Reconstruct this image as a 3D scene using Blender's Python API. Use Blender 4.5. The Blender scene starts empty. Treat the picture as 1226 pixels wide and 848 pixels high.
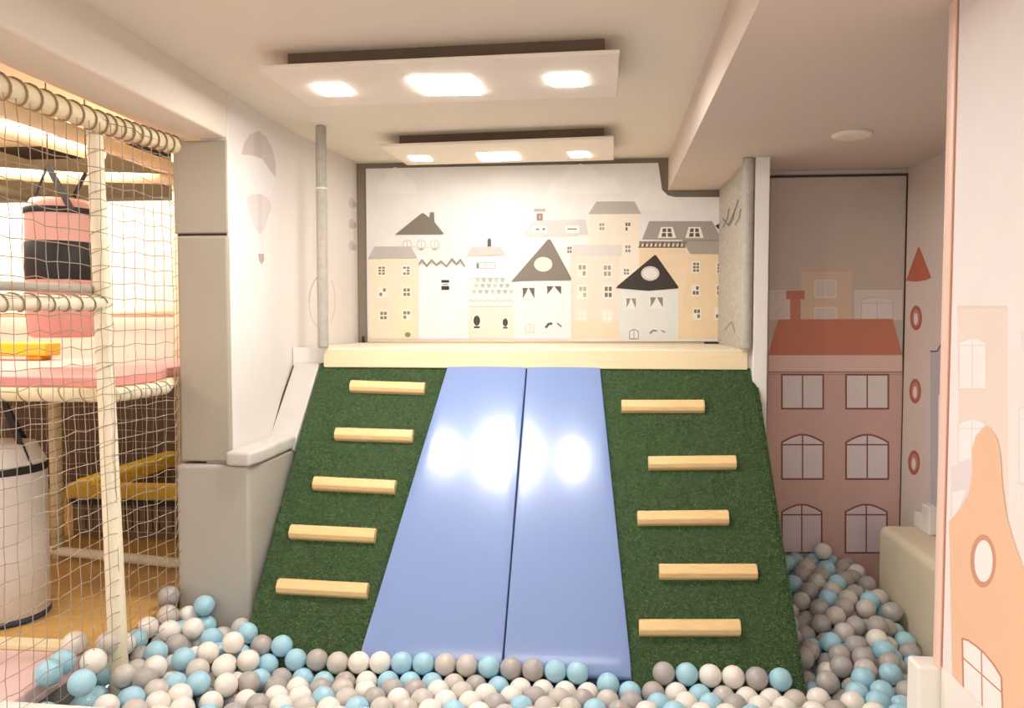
import bpy, bmesh, math, random
from mathutils import Vector
random.seed(4)
sc = bpy.context.scene
COL = sc.collection

# ------------------------------------------------------------ camera
YAW, PIT, F = math.radians(5.5), math.radians(2.65), 950.0
CAM = Vector((0, 0, 1.6))
fw = Vector((-math.sin(YAW)*math.cos(PIT), math.cos(YAW)*math.cos(PIT), -math.sin(PIT)))
rt = Vector((math.cos(YAW), math.sin(YAW), 0))
up = rt.cross(fw)
cd = bpy.data.cameras.new('camera'); cam = bpy.data.objects.new('camera', cd); COL.objects.link(cam)
cam.location = CAM
cam.rotation_euler = (math.pi/2 - PIT, 0, YAW)
cd.sensor_width = 36; cd.lens = F/1226*36; cd.clip_start = 0.05
sc.camera = cam

def ray(u, v): return fw + rt*((u-613)/F) + up*((424-v)/F)
def P(u, v, X=None, Y=None, Z=None):
    d = ray(u, v)
    t = (X-CAM.x)/d.x if X is not None else (Y-CAM.y)/d.y if Y is not None else (Z-CAM.z)/d.z
    return CAM + d*t
def PP(u, v, p0, n):          # measured point on a general plane of the room
    d = ray(u, v); return CAM + d*((p0-CAM).dot(n)/d.dot(n))

# ------------------------------------------------------------ materials
def lin(c):
    c = c/255.0
    return c/12.92 if c <= .04045 else ((c+.055)/1.055)**2.4
def rgb(*c): return (lin(c[0]), lin(c[1]), lin(c[2]), 1)
MC = {}
def mat(name, c, rough=.6, noise=0.0, nscale=8.0, bump=0.0, bscale=60.0, spec=.5, coat=0, sss=0, emit=None, es=0, stretch=None, trans=0, alpha=1, c2=None):
    if name in MC: return MC[name]
    m = bpy.data.materials.new(name); m.use_nodes = True; MC[name] = m
    nt = m.node_tree; b = nt.nodes['Principled BSDF']
    col = rgb(*c)
    b.inputs['Base Color'].default_value = col
    b.inputs['Roughness'].default_value = rough
    b.inputs['Specular IOR Level'].default_value = spec
    b.inputs['Coat Weight'].default_value = coat
    b.inputs['Coat Roughness'].default_value = .22
    if sss:
        b.inputs['Subsurface Weight'].default_value = sss; b.inputs['Subsurface Scale'].default_value = .02
    b.inputs['Transmission Weight'].default_value = trans
    b.inputs['Alpha'].default_value = alpha
    tc = nt.nodes.new('ShaderNodeTexCoord')
    src = tc.outputs['Object']
    if stretch:
        mp = nt.nodes.new('ShaderNodeMapping'); mp.inputs['Scale'].default_value = stretch
        nt.links.new(src, mp.inputs[0]); src = mp.outputs[0]
    if noise or c2:
        n = nt.nodes.new('ShaderNodeTexNoise'); n.inputs['Scale'].default_value = nscale; n.inputs['Detail'].default_value = 5
        nt.links.new(src, n.inputs['Vector'])
        r = nt.nodes.new('ShaderNodeValToRGB')
        if c2:
            r.color_ramp.elements[0].color = rgb(*c2); r.color_ramp.elements[1].color = col
            r.color_ramp.elements[0].position = .38; r.color_ramp.elements[1].position = .62
        else:
            k = 1-noise
            r.color_ramp.elements[0].color = (col[0]*k, col[1]*k, col[2]*k, 1)
            k = 1+noise*.5
            r.color_ramp.elements[1].color = (min(1, col[0]*k), min(1, col[1]*k), min(1, col[2]*k), 1)
            r.color_ramp.elements[0].position = .3; r.color_ramp.elements[1].position = .7
        nt.links.new(n.outputs[0], r.inputs[0]); nt.links.new(r.outputs[0], b.inputs['Base Color'])
    if bump:
        n = nt.nodes.new('ShaderNodeTexNoise'); n.inputs['Scale'].default_value = bscale; n.inputs['Detail'].default_value = 3
        nt.links.new(src, n.inputs['Vector'])
        bp = nt.nodes.new('ShaderNodeBump'); bp.inputs['Strength'].default_value = bump; bp.inputs['Distance'].default_value = .01
        nt.links.new(n.outputs[0], bp.inputs['Height']); nt.links.new(bp.outputs[0], b.inputs['Normal'])
    if emit:
        b.inputs['Emission Color'].default_value = rgb(*emit); b.inputs['Emission Strength'].default_value = es
    return m

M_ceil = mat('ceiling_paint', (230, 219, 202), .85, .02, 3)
M_wall = mat('white_wall_vinyl', (230, 223, 217), .6, .02, 5)
M_sidewall = mat('mauve_wall_vinyl', (224, 208, 198), .6, .02, 5)
M_taupe = mat('taupe_backing', (150, 136, 120), .7, .06, 8)
M_pillar = mat('grey_vinyl', (170, 162, 145), .42, .05, 3, bump=.12, bscale=5)
M_block = mat('light_grey_vinyl', (180, 174, 163), .42, .05, 3, bump=.12, bscale=6)
M_ledge = mat('pale_grey_vinyl', (206, 200, 192), .5, .06, 9, bump=.15, bscale=14)
M_post = mat('grey_foam_sleeve', (182, 175, 164), .75, .12, 40, bump=.3, bscale=60)
M_cream = mat('cream_vinyl', (236, 224, 200), .5, .03, 5)
M_creamwood = mat('pale_wood_trim', (238, 218, 178), .5, .06, 6, stretch=(1, 12, 12))
M_gold = mat('golden_wood_edge', (205, 175, 125), .5, .05, 10)
M_wood = mat('rung_pine', (232, 196, 140), .45, .10, 14, stretch=(1.2, 12, 12))
M_blue = mat('blue_slide_vinyl', (128, 150, 198), .21, .03, 2, bump=.03, bscale=3, coat=.5)
M_turfbase = mat('turf_backing', (66, 90, 54), .95, .2, 90, c2=(46, 68, 38))
M_turf = mat('turf_blades', (140, 166, 116), .7, 0, 70, c2=(90, 124, 76), spec=.2)
M_dark = mat('dark_brown_gap', (72, 56, 44), .9, .1, 6)
M_black = mat('black_strap', (32, 30, 30), .6, .1, 40)
M_white = mat('white_enamel', (232, 226, 218), .45, .02, 4)
M_emit = mat('lit_diffuser', (255, 250, 240), .5, emit=(255, 251, 246), es=125)
M_emit2 = mat('lit_diffuser_far', (255, 250, 240), .5, emit=(255, 251, 246), es=23)
M_floorwood = mat('oak_floor', (206, 160, 92), .45, .12, 5, stretch=(1, 7, 1))
M_pinkmat = mat('pink_mat_vinyl', (226, 192, 188), .5, .05, 8)
M_pinkedge = mat('pink_white_vinyl', (240, 226, 220), .5, .02, 8)
M_pinkdeck = mat('rose_mat_vinyl', (222, 150, 145), .5, .05, 8)
M_bagpink = mat('salmon_vinyl', (226, 170, 156), .5, .05, 10)
M_bagwhite = mat('white_canvas', (225, 218, 212), .6, .04, 10)
M_frame = mat('cream_foam_tube', (238, 220, 180), .6, .06, 12, bump=.15, bscale=30)
M_framew = mat('ivory_foam_tube', (240, 228, 200), .6, .05, 12, bump=.15, bscale=30)
M_cord = mat('lashing_cord', (158, 136, 104), .8, .1, 50)
M_net = mat('netting_cord', (160, 146, 126), .8, .1, 50)
M_netl = mat('pale_netting_cord', (214, 200, 180), .8, .1, 50)
M_yellow = mat('yellow_vinyl', (226, 184, 44), .45, .12, 14, bump=.2, bscale=20)
M_brown = mat('brown_slat_panel', (132, 104, 78), .75, .15, 30)
M_navy = mat('navy_piping', (52, 58, 92), .6)
M_beige = mat('beige_bench_vinyl', (222, 208, 180), .5, .04, 5, bump=.15, bscale=5)
M_innerwall = mat('left_room_plaster', (236, 228, 214), .8, .03, 4)
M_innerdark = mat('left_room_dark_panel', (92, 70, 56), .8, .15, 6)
M_pinktrim = mat('blush_edge_vinyl', (232, 196, 178), .45, .03, 6)
M_seam = mat('terracotta_seam', (180, 120, 95), .6)
M_pit = mat('ball_pit_lining', (120, 114, 108), .8, .1, 8)
def spk():
    m = mat('speckled_grey_vinyl', (192, 184, 172), .6, .25, 60); return m
M_speckle = spk()
def printed(c, name=None, rough=.6): return mat('print_%d_%d_%d' % c, c, rough, .025, 12)

# ------------------------------------------------------------ mesh helpers
def new_bm(): return bmesh.new()
def hexa(bm, c, mi=0):
    """c: 8 corners, bottom 4 then top 4 (same winding)"""
    v = [bm.verts.new(p) for p in c]
    for f in ((3,2,1,0), (4,5,6,7), (0,1,5,4), (1,2,6,5), (2,3,7,6), (3,0,4,7)):
        bm.faces.new([v[i] for i in f]).material_index = mi
def box(bm, x0, x1, y0, y1, z0, z1, mi=0):
    hexa(bm, [(x0,y0,z0),(x1,y0,z0),(x1,y1,z0),(x0,y1,z0),(x0,y0,z1),(x1,y0,z1),(x1,y1,z1),(x0,y1,z1)], mi)
def prism(bm, poly, z0, z1, mi=0):
    a = [bm.verts.new((p[0],p[1],z0)) for p in poly]; b = [bm.verts.new((p[0],p[1],z1)) for p in poly]
    n = len(poly)
    bm.faces.new(a[::-1]).material_index = mi; bm.faces.new(b).material_index = mi
    for i in range(n): bm.faces.new([a[i],a[(i+1)%n],b[(i+1)%n],b[i]]).material_index = mi
def tube(bm, pts, r, seg=10, cap=True, mi=0, radii=None):
    pts = [Vector(p) for p in pts]; rings = []
    t0 = (pts[1]-pts[0]).normalized()
    ref = Vector((0,0,1)) if abs(t0.z) < .9 else Vector((1,0,0))
    for i, p in enumerate(pts):
        t = (pts[min(i+1,len(pts)-1)]-pts[max(i-1,0)]).normalized()
        a = t.cross(ref)
        if a.length < 1e-5: a = t.cross(Vector((0,1,0)))
        a.normalize(); b = t.cross(a).normalized(); rr = radii[i] if radii else r
        rings.append([bm.verts.new(p + a*math.cos(2*math.pi*k/seg)*rr + b*math.sin(2*math.pi*k/seg)*rr) for k in range(seg)])
    for i in range(len(rings)-1):
        for k in range(seg):
            f = bm.faces.new([rings[i][k],rings[i][(k+1)%seg],rings[i+1][(k+1)%seg],rings[i+1][k]]); f.smooth = True; f.material_index = mi
    if cap and seg > 2:
        bm.faces.new(rings[0][::-1]).material_index = mi; bm.faces.new(rings[-1]).material_index = mi
def lathe(bm, prof, cx, cy, seg=32, mi=0):
    rings = [[bm.verts.new((cx+r*math.cos(2*math.pi*k/seg), cy+r*math.sin(2*math.pi*k/seg), z)) for k in range(seg)] for r, z in prof]
    for i in range(len(rings)-1):
        for k in range(seg):
            f = bm.faces.new([rings[i][k],rings[i][(k+1)%seg],rings[i+1][(k+1)%seg],rings[i+1][k]]); f.smooth = True; f.material_index = mi
    bm.faces.new(rings[0][::-1]).material_index = mi; bm.faces.new(rings[-1]).material_index = mi
def link(name, bm, mats, parent=None, bevel=0, seg=3, origin=None, recalc=True, sharp=True):
    if recalc: bmesh.ops.recalc_face_normals(bm, faces=bm.faces)
    me = bpy.data.meshes.new(name)
    bm.to_mesh(me); bm.free()
    for m in (mats if isinstance(mats, (list, tuple)) else [mats]): me.materials.append(m)
    o = bpy.data.objects.new(name, me); COL.objects.link(o)
    base = Vector((0,0,0))
    if parent is not None:
        o.parent = parent; base = Vector(parent.location)
    if parent is None:
        zs = [v.co for v in me.vertices]
        c = Vector(((min(v.x for v in zs)+max(v.x for v in zs))/2, (min(v.y for v in zs)+max(v.y for v in zs))/2, min(v.z for v in zs))) if origin is None else Vector(origin)
        for v in me.vertices: v.co -= c
        o.location = c
    elif base.length > 0:
        for v in me.vertices: v.co -= base
    if bevel:
        b = o.modifiers.new('bevel', 'BEVEL'); b.width = bevel; b.segments = seg; b.limit_method = 'ANGLE'; b.harden_normals = False
        for p in me.polygons: p.use_smooth = True
        w = o.modifiers.new('wn', 'WEIGHTED_NORMAL'); w.keep_sharp = False
    return o
def tag(o, label, cat, group=None, kind=None):
    if label: o['label'] = label
    if cat: o['category'] = cat
    if group: o['group'] = group
    if kind: o['kind'] = kind
    return o
def thing(name, label, cat, loc, group=None):
    o = bpy.data.objects.new(name, None); COL.objects.link(o); o.location = loc; o.empty_display_size = .1
    return tag(o, label, cat, group)
def struct(name, bm, m, bevel=0, label=None):
    o = link(name, bm, m, bevel=bevel); o['kind'] = 'structure'
    if label: o['label'] = label
    return o

# ------------------------------------------------------------ printed pictures on real planes
class Print:
    """polygons laid on one plane of the room, each layer a hair in front of the last"""
    def __init__(s, p0, n, ox=0, oy=0, k=1.0):
        s.p0, s.n, s.ox, s.oy, s.k = Vector(p0), Vector(n).normalized(), ox, oy, k
        s.bm = bmesh.new(); s.mats = []; s.layer = 1
    def org(s, ox, oy, k): s.ox, s.oy, s.k = ox, oy, k
    def pt(s, x, y): return PP(s.ox + x/s.k, s.oy + y/s.k, s.p0, s.n)
    def mi(s, c):
        m = printed(c)
        if m not in s.mats: s.mats.append(m)
        return s.mats.index(m)
    def poly(s, pts, c):
        s.layer += 1
        off = s.n*(.0003+.000016*s.layer)
        vs = [s.bm.verts.new(s.pt(*p) + off) for p in pts]
        f = s.bm.faces.new(vs); f.material_index = s.mi(c)
        f.normal_update()
        if f.normal.dot(s.n) < 0: f.normal_flip()
    def rect(s, x0, y0, x1, y1, c): s.poly([(x0,y0),(x1,y0),(x1,y1),(x0,y1)], c)
    def ell(s, cx, cy, rx, ry, c, n=28): s.poly([(cx+rx*math.cos(2*math.pi*i/n), cy+ry*math.sin(2*math.pi*i/n)) for i in range(n)], c)
    def line(s, pts, w, c):
        for a, b in zip(pts, pts[1:]):
            dx, dy = b[0]-a[0], b[1]-a[1]; L = math.hypot(dx, dy) or 1
            nx, ny = -dy/L*w/2, dx/L*w/2; ex, ey = dx/L*w*.3, dy/L*w*.3
            s.poly([(a[0]+nx-ex,a[1]+ny-ey),(b[0]+nx+ex,b[1]+ny+ey),(b[0]-nx+ex,b[1]-ny+ey),(a[0]-nx-ex,a[1]-ny-ey)], c)
    def panes(s, cx, cy, w, h, c, bg=(240,234,224), cols=2, rows=2, miss=()):
        s.rect(cx-w/2-6, cy-h/2-6, cx+w/2+6, cy+h/2+6, bg)
        for i in range(cols):
            for j in range(rows):
                if (i, j) in miss: continue
                gx, gy = w/cols, h/rows
                s.rect(cx-w/2+i*gx+gx*.12, cy-h/2+j*gy+gy*.14, cx-w/2+(i+1)*gx-gx*.12, cy-h/2+(j+1)*gy-gy*.14, c)
    def archwin(s, x0, y0, x1, y1, rise, line_c, pane_c, w=6, bar=None):
        n = 12
        arc = [(x0+(x1-x0)*i/n, y0+rise-rise*math.sin(math.pi*i/n)) for i in range(n+1)] if rise else [(x0,y0),(x1,y0)]
        s.poly(arc+[(x1,y1),(x0,y1)], pane_c)
        s.line(arc, w, line_c); s.line([(x0,y0+rise),(x0,y1),(x1,y1),(x1,y0+rise)], w, line_c)
        s.line([((x0+x1)/2,y0),((x0+x1)/2,y1)], w*.8, line_c)
        if bar is not None: s.line([(x0,bar),(x1,bar)], w*.8, line_c)
    def curtains(s, cx, cy, w, h, c, bg=(240,236,232)):
        s.rect(cx-w/2-5, cy-h/2-5, cx+w/2+5, cy+h/2+5, bg)
        s.poly([(cx-w/2,cy-h/2),(cx-2,cy-h/2),(cx-w*.22,cy),(cx-w/2,cy+h/2),(cx-w*.45,cy)], c)
        s.poly([(cx+2,cy-h/2),(cx+w/2,cy-h/2),(cx+w/2,cy+h/2),(cx+w*.25,cy)], c)

# ============================================================ SETTING
ZC = 2.375        # ceiling height
ZB = 2.215        # underside of the beams
YB = 3.95         # back wall plane
WL = lambda y: -1.24 if y < 3.2 else -1.24 + (y-3.2)*(.074/.75)     # left wall runs very slightly inward

bm = new_bm(); box(bm, -1.5, .5, -1.5, 4.1, ZC, ZC+.12); struct('ceiling', bm, M_ceil)
bm = new_bm()     # left beam
hexa(bm, [(-1.43+.0, -1.5, ZB),(WL(-1.5)+.02,-1.5,ZB),(WL(2.66)+.0,2.66,ZB),(-1.43,2.66,ZB),(-1.43,-1.5,ZC+.1),(WL(-1.5)+.02,-1.5,ZC+.1),(WL(2.66),2.66,ZC+.1),(-1.43,2.66,ZC+.1)])
struct('trim_beam_left', bm, M_ceil, bevel=.012)
bm = new_bm()     # wide lowered ceiling at the right
xa, xb = P(910,0,Z=ZB), P(800,228,Z=ZB)
sl = (xb.x-xa.x)/(xb.y-xa.y); xe = lambda y: xa.x+sl*(y-xa.y)
hexa(bm, [(xe(-1.5),-1.5,ZB),(1.6,-1.5,ZB),(1.6,3.94,ZB),(xe(3.94),3.94,ZB),(xe(-1.5),-1.5,ZC+.1),(1.6,-1.5,ZC+.1),(1.6,3.94,ZC+.1),(xe(3.94),3.94,ZC+.1)])
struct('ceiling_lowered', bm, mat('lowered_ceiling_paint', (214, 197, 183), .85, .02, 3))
# smoke detector style faint round fitting on the lowered ceiling
c = P(1020, 160, Z=ZB)
bm = new_bm(); lathe(bm, [(.055, ZB-.0001-.012), (.065, ZB-.006), (.065, ZB)], c.x, c.y, 40)
tag(link('ceiling_disc', bm, M_ceil), 'flat round cover plate set on the lowered ceiling above the right corridor', 'ceiling plate')

bm = new_bm(); box(bm, -1.3, 1.6, YB+.005, YB+.1, .2, 2.5); struct('wall_back', bm, M_taupe)
bm = new_bm()     # left wall between pillar and mural
prism(bm, [(-1.34,2.66),(WL(2.66),2.66),(WL(3.19),3.2),(WL(3.95),3.95),(-1.34,3.95)], .17, ZC+.01)
struct('wall_left', bm, M_wall, bevel=.006)
bm = new_bm(); box(bm, 1.312, 1.42, -1.5, 3.6, .2, ZB+.02); struct('wall_right', bm, M_sidewall)
bm = new_bm(); box(bm, .70, 1.33, 3.47, 3.57, .2, ZB+.02); struct('wall_corridor_end', bm, M_sidewall)
# partition wall by the right post
pr0, pr1 = P(903,300,Y=3.16).x, P(921,300,Y=3.16).x
bm = new_bm(); box(bm, pr0, pr1, 3.16, 3.945, .25, ZB+.005); struct('wall_partition', bm, [M_wall], bevel=.006)
# speckled lining on nook side of partition
bm = new_bm(); box(bm, pr0-.012, pr0-.001, 3.19, 3.93, 1.40, ZB-.002)
lining = tag(link('wall_lining', bm, M_speckle), 'speckled grey lining sheet with scribbled marks beside the mural', 'wall panel')
pl = Print((pr0-.0125, 3.5, 1.8), (-1, 0, 0))
for dx in (0, 7, 14):
    pl.line([(866+dx, 272-dx*.2), (871+dx, 262), (873+dx, 250)], 1.6, (120,112,102))
pl.line([(866, 262), (872, 270), (880, 252), (884, 240)], 1.8, (120,112,102))
pl.line([(868, 395), (876, 385), (880, 398)], 1.4, (140,130,118))
pm = link('scribble_print', pl.bm, pl.mats, lining, recalc=False)

# floors
zf = .60
bm = new_bm(); box(bm, -4.2, -1.455, 2.19, 5.2, zf-.12, zf); struct('floor', bm, M_floorwood)
a = P(20, 773, Z=zf)
bm = new_bm(); box(bm, -4.2, -1.53, a.y-.03, a.y+.03, zf+.0005, zf+.012)
struct('trim_floor_edge', bm, M_creamwood)
bm = new_bm()
q = [P(66,781,Z=zf), P(28,834,Z=zf)]
box(bm, -4.2, -1.485, .2, 2.188, zf-.05, zf+.001)
tag(link('floor_mat', bm, M_pinkmat, bevel=.006), 'dusty pink floor mat beside the ball heap at the foot of the net', 'mat')
bm = new_bm(); box(bm, -4.2, -1.487, -1.5, 2.188, .17, zf-.051); struct('floor_mat_plinth', bm, M_pit)
# pit lining under the balls
def S(x, y):
    s = .505 + min(max((-1.0-x)/.35,0),1)*(.07+.16*min(max((y-2.2)/.4,0),1))
    return s + min(max((x-.66)/.1,0),1)*.12*min(max((y-2.35)/1.05,0),1)
bm = new_bm(); nx, ny = 54, 34
g = [[None]*(ny+1) for _ in range(nx+1)]
for i in range(nx+1):
    for j in range(ny+1):
        x = -1.48+(2.63)*i/nx; y = 1.87+(3.47-1.87)*j/ny
        g[i][j] = bm.verts.new((x, y, S(x,y)-.188))
for i in range(nx):
    for j in range(ny): bm.faces.new([g[i][j],g[i+1][j],g[i+1][j+1],g[i][j+1]])
struct('floor_pit', bm, M_pit)
bm = new_bm(); box(bm, -4.2, 1.6, -1.5, 1.70, .17, .26); struct('floor_front', bm, mat('front_floor_vinyl', (214,206,196), .6, .04, 6))
bm = new_bm(); box(bm, -1.46, 1.32, 1.70, 3.94, .06, .165); struct('floor_pit_base', bm, M_pit)
# near pit wall
pa, pb = P(0, 834, Z=.63), P(185, 848.5, Z=.63)
bm = new_bm(); hexa(bm, [(-1.75,1.70,.26),(1.13,1.65,.26),(1.13,pb.y-.05,.26),(-1.75,pa.y,.26),(-1.75,1.70,.63),(1.13,1.65,.63),(1.13,pb.y-.05,.63),(-1.75,pa.y,.63)])
tag(link('pit_wall_pad', bm, M_pinkedge, bevel=.02), 'pinkish white padded rim along the near side of the ball pit', 'padded wall')

# ============================================================ MURAL
m0 = Vector((0, 3.93, 0))
mural = Print(m0, (0,-1,0))
W = lambda u, v: P(u, v, Y=3.93)
outline = [(438,202),(788,195),(794,236),(866,236),(864,409),(440,409)]
bm = new_bm()
fr = [bm.verts.new(W(*p)) for p in outline]; bk = [bm.verts.new(W(*p)+Vector((0,.022,0))) for p in outline]
bm.faces.new(fr); bm.faces.new(bk[::-1])
for i in range(6): bm.faces.new([fr[i],fr[(i+1)%6],bk[(i+1)%6],bk[i]])
mu = tag(link('wall_mural', bm, printed((236,234,232)), origin=W(650,409)), 'wide pale wall mural of beige, white and grey houses above the slide', 'mural')
# print
m = mural
def cloud(x0, y0, x1, y1, c=(243,240,237)):
    w, h = x1-x0, y1-y0
    m.poly([(x0,y1-1),(x0+w*.04,y1-h*.4),(x0+w*.18,y1-h*.55),(x0+w*.28,y1-h*.9),(x0+w*.45,y0),(x0+w*.6,y1-h*.85),(x0+w*.72,y1-h*.6),(x0+w*.9,y1-h*.5),(x1,y1-h*.15),(x1-1,y1)], c)
cloud(452,200,500,232); cloud(655,196,745,232); cloud(752,222,818,252,(241,238,234)); cloud(600,215,650,240,(238,234,230)); cloud(450,275,530,300,(239,236,232))
C_cream=(240,226,203); C_roofl=(186,178,172); C_win=(128,114,98); C_white=(236,235,235); C_dk=(74,66,58)
# background mid buildings first
m.org(690,230,4.583)
m.rect(70,120,345,520,(243,231,214)); m.poly([(65,122),(110,52),(320,52),(355,120)],(186,178,172))
m.panes(140,190,30,44,(170,158,142)); m.panes(283,190,30,50,(110,98,84),miss=((1,1),)); m.panes(283,312,32,44,(150,136,120)); m.panes(275,438,32,34,(140,128,112))
m.poly([(0,150),(50,150),(68,235),(0,235)],(212,206,204))
m.rect(-35,290,250,352,(222,215,211)); m.rect(-35,352,238,806,(237,223,208)); m.rect(-35,700,238,806,(241,220,192))
for x,y,c_ in ((32,430,(166,152,134)),(170,432,(170,156,136)),(35,548,(186,172,152)),(175,548,(122,108,92))): 
    m.panes(x,y,44,66,c_,miss=(((0,1),) if x<40 else ()))
m.panes(32,678,50,56,(244,236,226),bg=(236,226,214)); m.panes(170,680,52,60,(246,240,230),bg=(238,228,216))
m.poly([(345,305),(585,305),(620,342),(803,342),(803,806),(345,806)],(240,215,178))
m.poly([(430,345),(620,342),(560,806),(490,806)],(242,218,188))
m.rect(-22,0+60,-21,61,(233,227,221))
m.poly([(360,262),(400,160),(745,160),(800,265)],(166,158,150)); m.poly([(580,264),(803,264),(803,342),(625,340)],(172,162,152))
m.line([(585,266),(803,266)],4,(128,118,108))
m.rect(345,270,610,284,(150,140,128))
for i in range(11): m.poly([(348+i*24,272),(362+i*24,272),(356+i*24,304),(342+i*24,304)],(112,98,84) if i%2 else (132,118,102))
m.rect(340,300,600,306,(112,98,84))
for x in (497,648):
    m.poly([(x-50,252),(x-32,192),(x+32,192),(x+50,252)],(243,238,230))
    m.poly([(x-30,246),(x-22,200),(x-4,200),(x-5,246)],(96,84,72)); m.poly([(x+5,246),(x+4,200),(x+22,200),(x+30,246)],(96,84,72)); m.rect(x-30,220,x+30,225,(243,238,230))
m.poly([(762,186),(803,160),(805,206),(778,203)],(52,44,38))
for x,y,ms in ((657,413,()),(790,418,()),(655,540,((0,0),)),(788,540,()),(662,668,((0,1),)),(782,668,((0,0),))): m.panes(x,y,36,54,(112,98,82),miss=ms,rows=3 if y<450 else 2)
m.rect(794,770,803,795,(112,98,82))
# black roof house
m.rect(238,540,560,806,(228,230,226))
m.poly([(218,528),(226,515),(430,345),(440,350),(560,520),(558,530),(395,543)],(56,47,42))
m.ell(405,447,50,40,(214,208,202)); m.ell(405,447,38,29,(232,230,228))
m.curtains(300,612,54,56,(150,144,132)); m.curtains(440,606,70,56,(140,134,122))
m.archwin(292,755,340,806,12,(150,144,134),(232,232,228),5); m.line([(405,775),(420,760),(440,762)],9,(130,122,110)); m.line([(468,760),(485,770)],8,(150,144,134))
# centre crop
m.org(540,230,4.583)
m.poly([(388,243),(455,158),(700,152),(700,243)],(216,210,208))
for x,mm in ((490,0),(665,1)):
    m.rect(x-38,y0:=186,x+38,224,(240,237,233))
    if mm: m.rect(x-26,200,x+26,207,(110,98,88))
    else:
        m.rect(x-24,200,x-6,210,(126,114,102)); m.rect(x+12,198,x+26,210,(126,114,102))
m.rect(455,92,517,108,(190,178,166)); m.rect(470,118,503,157,(148,130,116)); m.rect(482,126,492,148,(190,170,156)); 
m.panes(650,318,26,40,(120,108,98))
m.rect(85,640,345,806,(241,226,212))
m.rect(92,355,292,470,(240,238,236)); m.poly([(85,355),(115,303),(275,303),(300,345)],(204,200,192)); m.poly([(200,300),(200,262),(212,252),(220,262),(220,300)],(96,86,76))
m.archwin(142,388,240,420,0,(190,184,176),(240,238,236),5); m.rect(140,392,154,418,(140,130,120))
m.poly([(130,475),(320,475),(355,640),(85,640)],(232,232,228))
for r,(y,x0,x1) in enumerate(((482,135,300),(512,128,315),(545,115,325))):
    k=x0
    while k<x1:
        m.poly([(k,y-8),(k+24,y-8),(k+20,y+10),(k+12,y+14),(k+4,y+10)],(178,184,182) if (int(k)+r)%3 else (200,202,200)); k+=34
for y in (600,632):
    for k in range(95,335,30): m.line([(k,y),(k+15,y-6),(k+28,y)],5,(198,200,190))
for x,y,sx in ((142,706,1),(298,716,.8)):
    m.rect(x-24*sx,y-40*sx,x+24*sx,y+52*sx,(243,236,226)); m.ell(x,y,18*sx,28*sx,(56,48,42),14); m.rect(x-16*sx,y+30*sx,x+16*sx,y+42*sx,(80,70,60)); m.line([(x,y-30*sx),(x,y+30*sx)],3,(120,108,96))
m.rect(365,488,662,806,(233,232,234))
m.poly([(330,492),(532,260),(545,260),(662,478),(655,484)],(132,123,111)); m.ell(506,397,50,40,(238,228,214))
m.curtains(425,556,66,60,(104,94,84)); m.curtains(565,540,80,46,(96,86,76)); m.line([(522,742),(535,725),(552,722)],13,(84,76,68)); m.line([(585,722),(604,738)],9,(128,120,110))
m.archwin(410,725,455,772,8,(214,208,198),(236,232,228),5)
# left crop
m.org(430,230,4.583)
m.rect(325,400,600,806,(236,237,240)); m.rect(500,640,590,806,(238,236,236))
m.line([(325,402),(345,374),(372,408),(398,374),(425,402),(450,380),(480,410),(510,368),(535,398),(556,372),(578,408)],10,(150,144,130))
m.rect(452,474,497,545,(243,243,243)); m.rect(452,483,495,498,(48,44,42)); m.rect(452,516,495,538,(48,44,42)); m.rect(458,505,490,511,(130,126,122))
m.rect(225,236,450,300,(236,233,231))
m.poly([(198,234),(340,120),(352,116),(370,128),(386,142),(390,112),(412,112),(414,165),(465,228),(462,232)],(126,117,105))
for x in (265,342,416):
    m.ell(x,288,26,26,(208,205,202)); m.ell(x,288,20,20,(236,234,232)); m.line([(x,270),(x,306)],4,(196,192,188)); m.rect(x-10,308,x+10,320,(186,180,176))
m.rect(55,366,318,806,C_cream); m.rect(200,560,300,806,(243,228,196)); m.rect(318,366,328,806,(232,222,206))
m.poly([(48,370),(85,300),(285,300),(320,362)],(192,185,180))
for x,y,ms in ((125,432,()),(260,432,((0,1),)),(130,550,((1,1),(0,0))),(262,550,()),(135,678,()),(262,675,((1,1),))): m.panes(x,y,40,48,(136,122,102),bg=(244,236,220),rows=3 if y<500 else 2,miss=ms)
m.ell(268,783,16,14,(150,132,104),12)
mp_ = link('house_print', mural.bm, mural.mats, mu, recalc=False)

# pale wall prints on the left wall
wl0 = Vector((WL(2.65), 2.65, 0)); wln = Vector((1, 0, 0)).normalized()
wp = Print(wl0, wln)
def arcpts(cx, cy, rx, ry, a0, a1, n=14): return [(cx+rx*math.cos(math.radians(a0+(a1-a0)*i/n)), cy-ry*math.sin(math.radians(a0+(a1-a0)*i/n))) for i in range(n+1)]
wp.poly([(289,185),(292,172),(299,161),(309,157),(319,164),(326,178),(330,196),(330,212),(324,205),(314,190),(303,186)], (206,194,190))
wp.poly([(303,186),(305,158),(312,157),(314,190)], (196,184,180))
wp.poly([(289,187),(303,188),(314,192),(324,207),(330,214),(325,232),(296,232)], (232,226,223))
wp.poly([(295,238),(300,233),(312,232),(322,240),(325,248),(316,276),(311,280),(306,276),(297,250)], (216,206,202))
wp.poly([(308,233),(314,233),(313,280),(309,280)], (208,197,193))
wp.line([(310,280),(311,304)], .7, (220,212,208)); wp.line([(315,278),(314,304)], .7, (220,212,208))
wp.poly([(309,304),(316,304),(316,312),(313,317),(310,312)], (176,160,152))
wpo = tag(link('balloon_decal', wp.bm, wp.mats, recalc=False), 'faint grey hot air balloon print on the white wall beside the grey pillar', 'wall decal')
wl0 = Vector((WL(3.2), 3.2, 0)); wln = Vector((.75, -.074, 0)).normalized()
wp = Print(wl0, wln)
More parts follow.
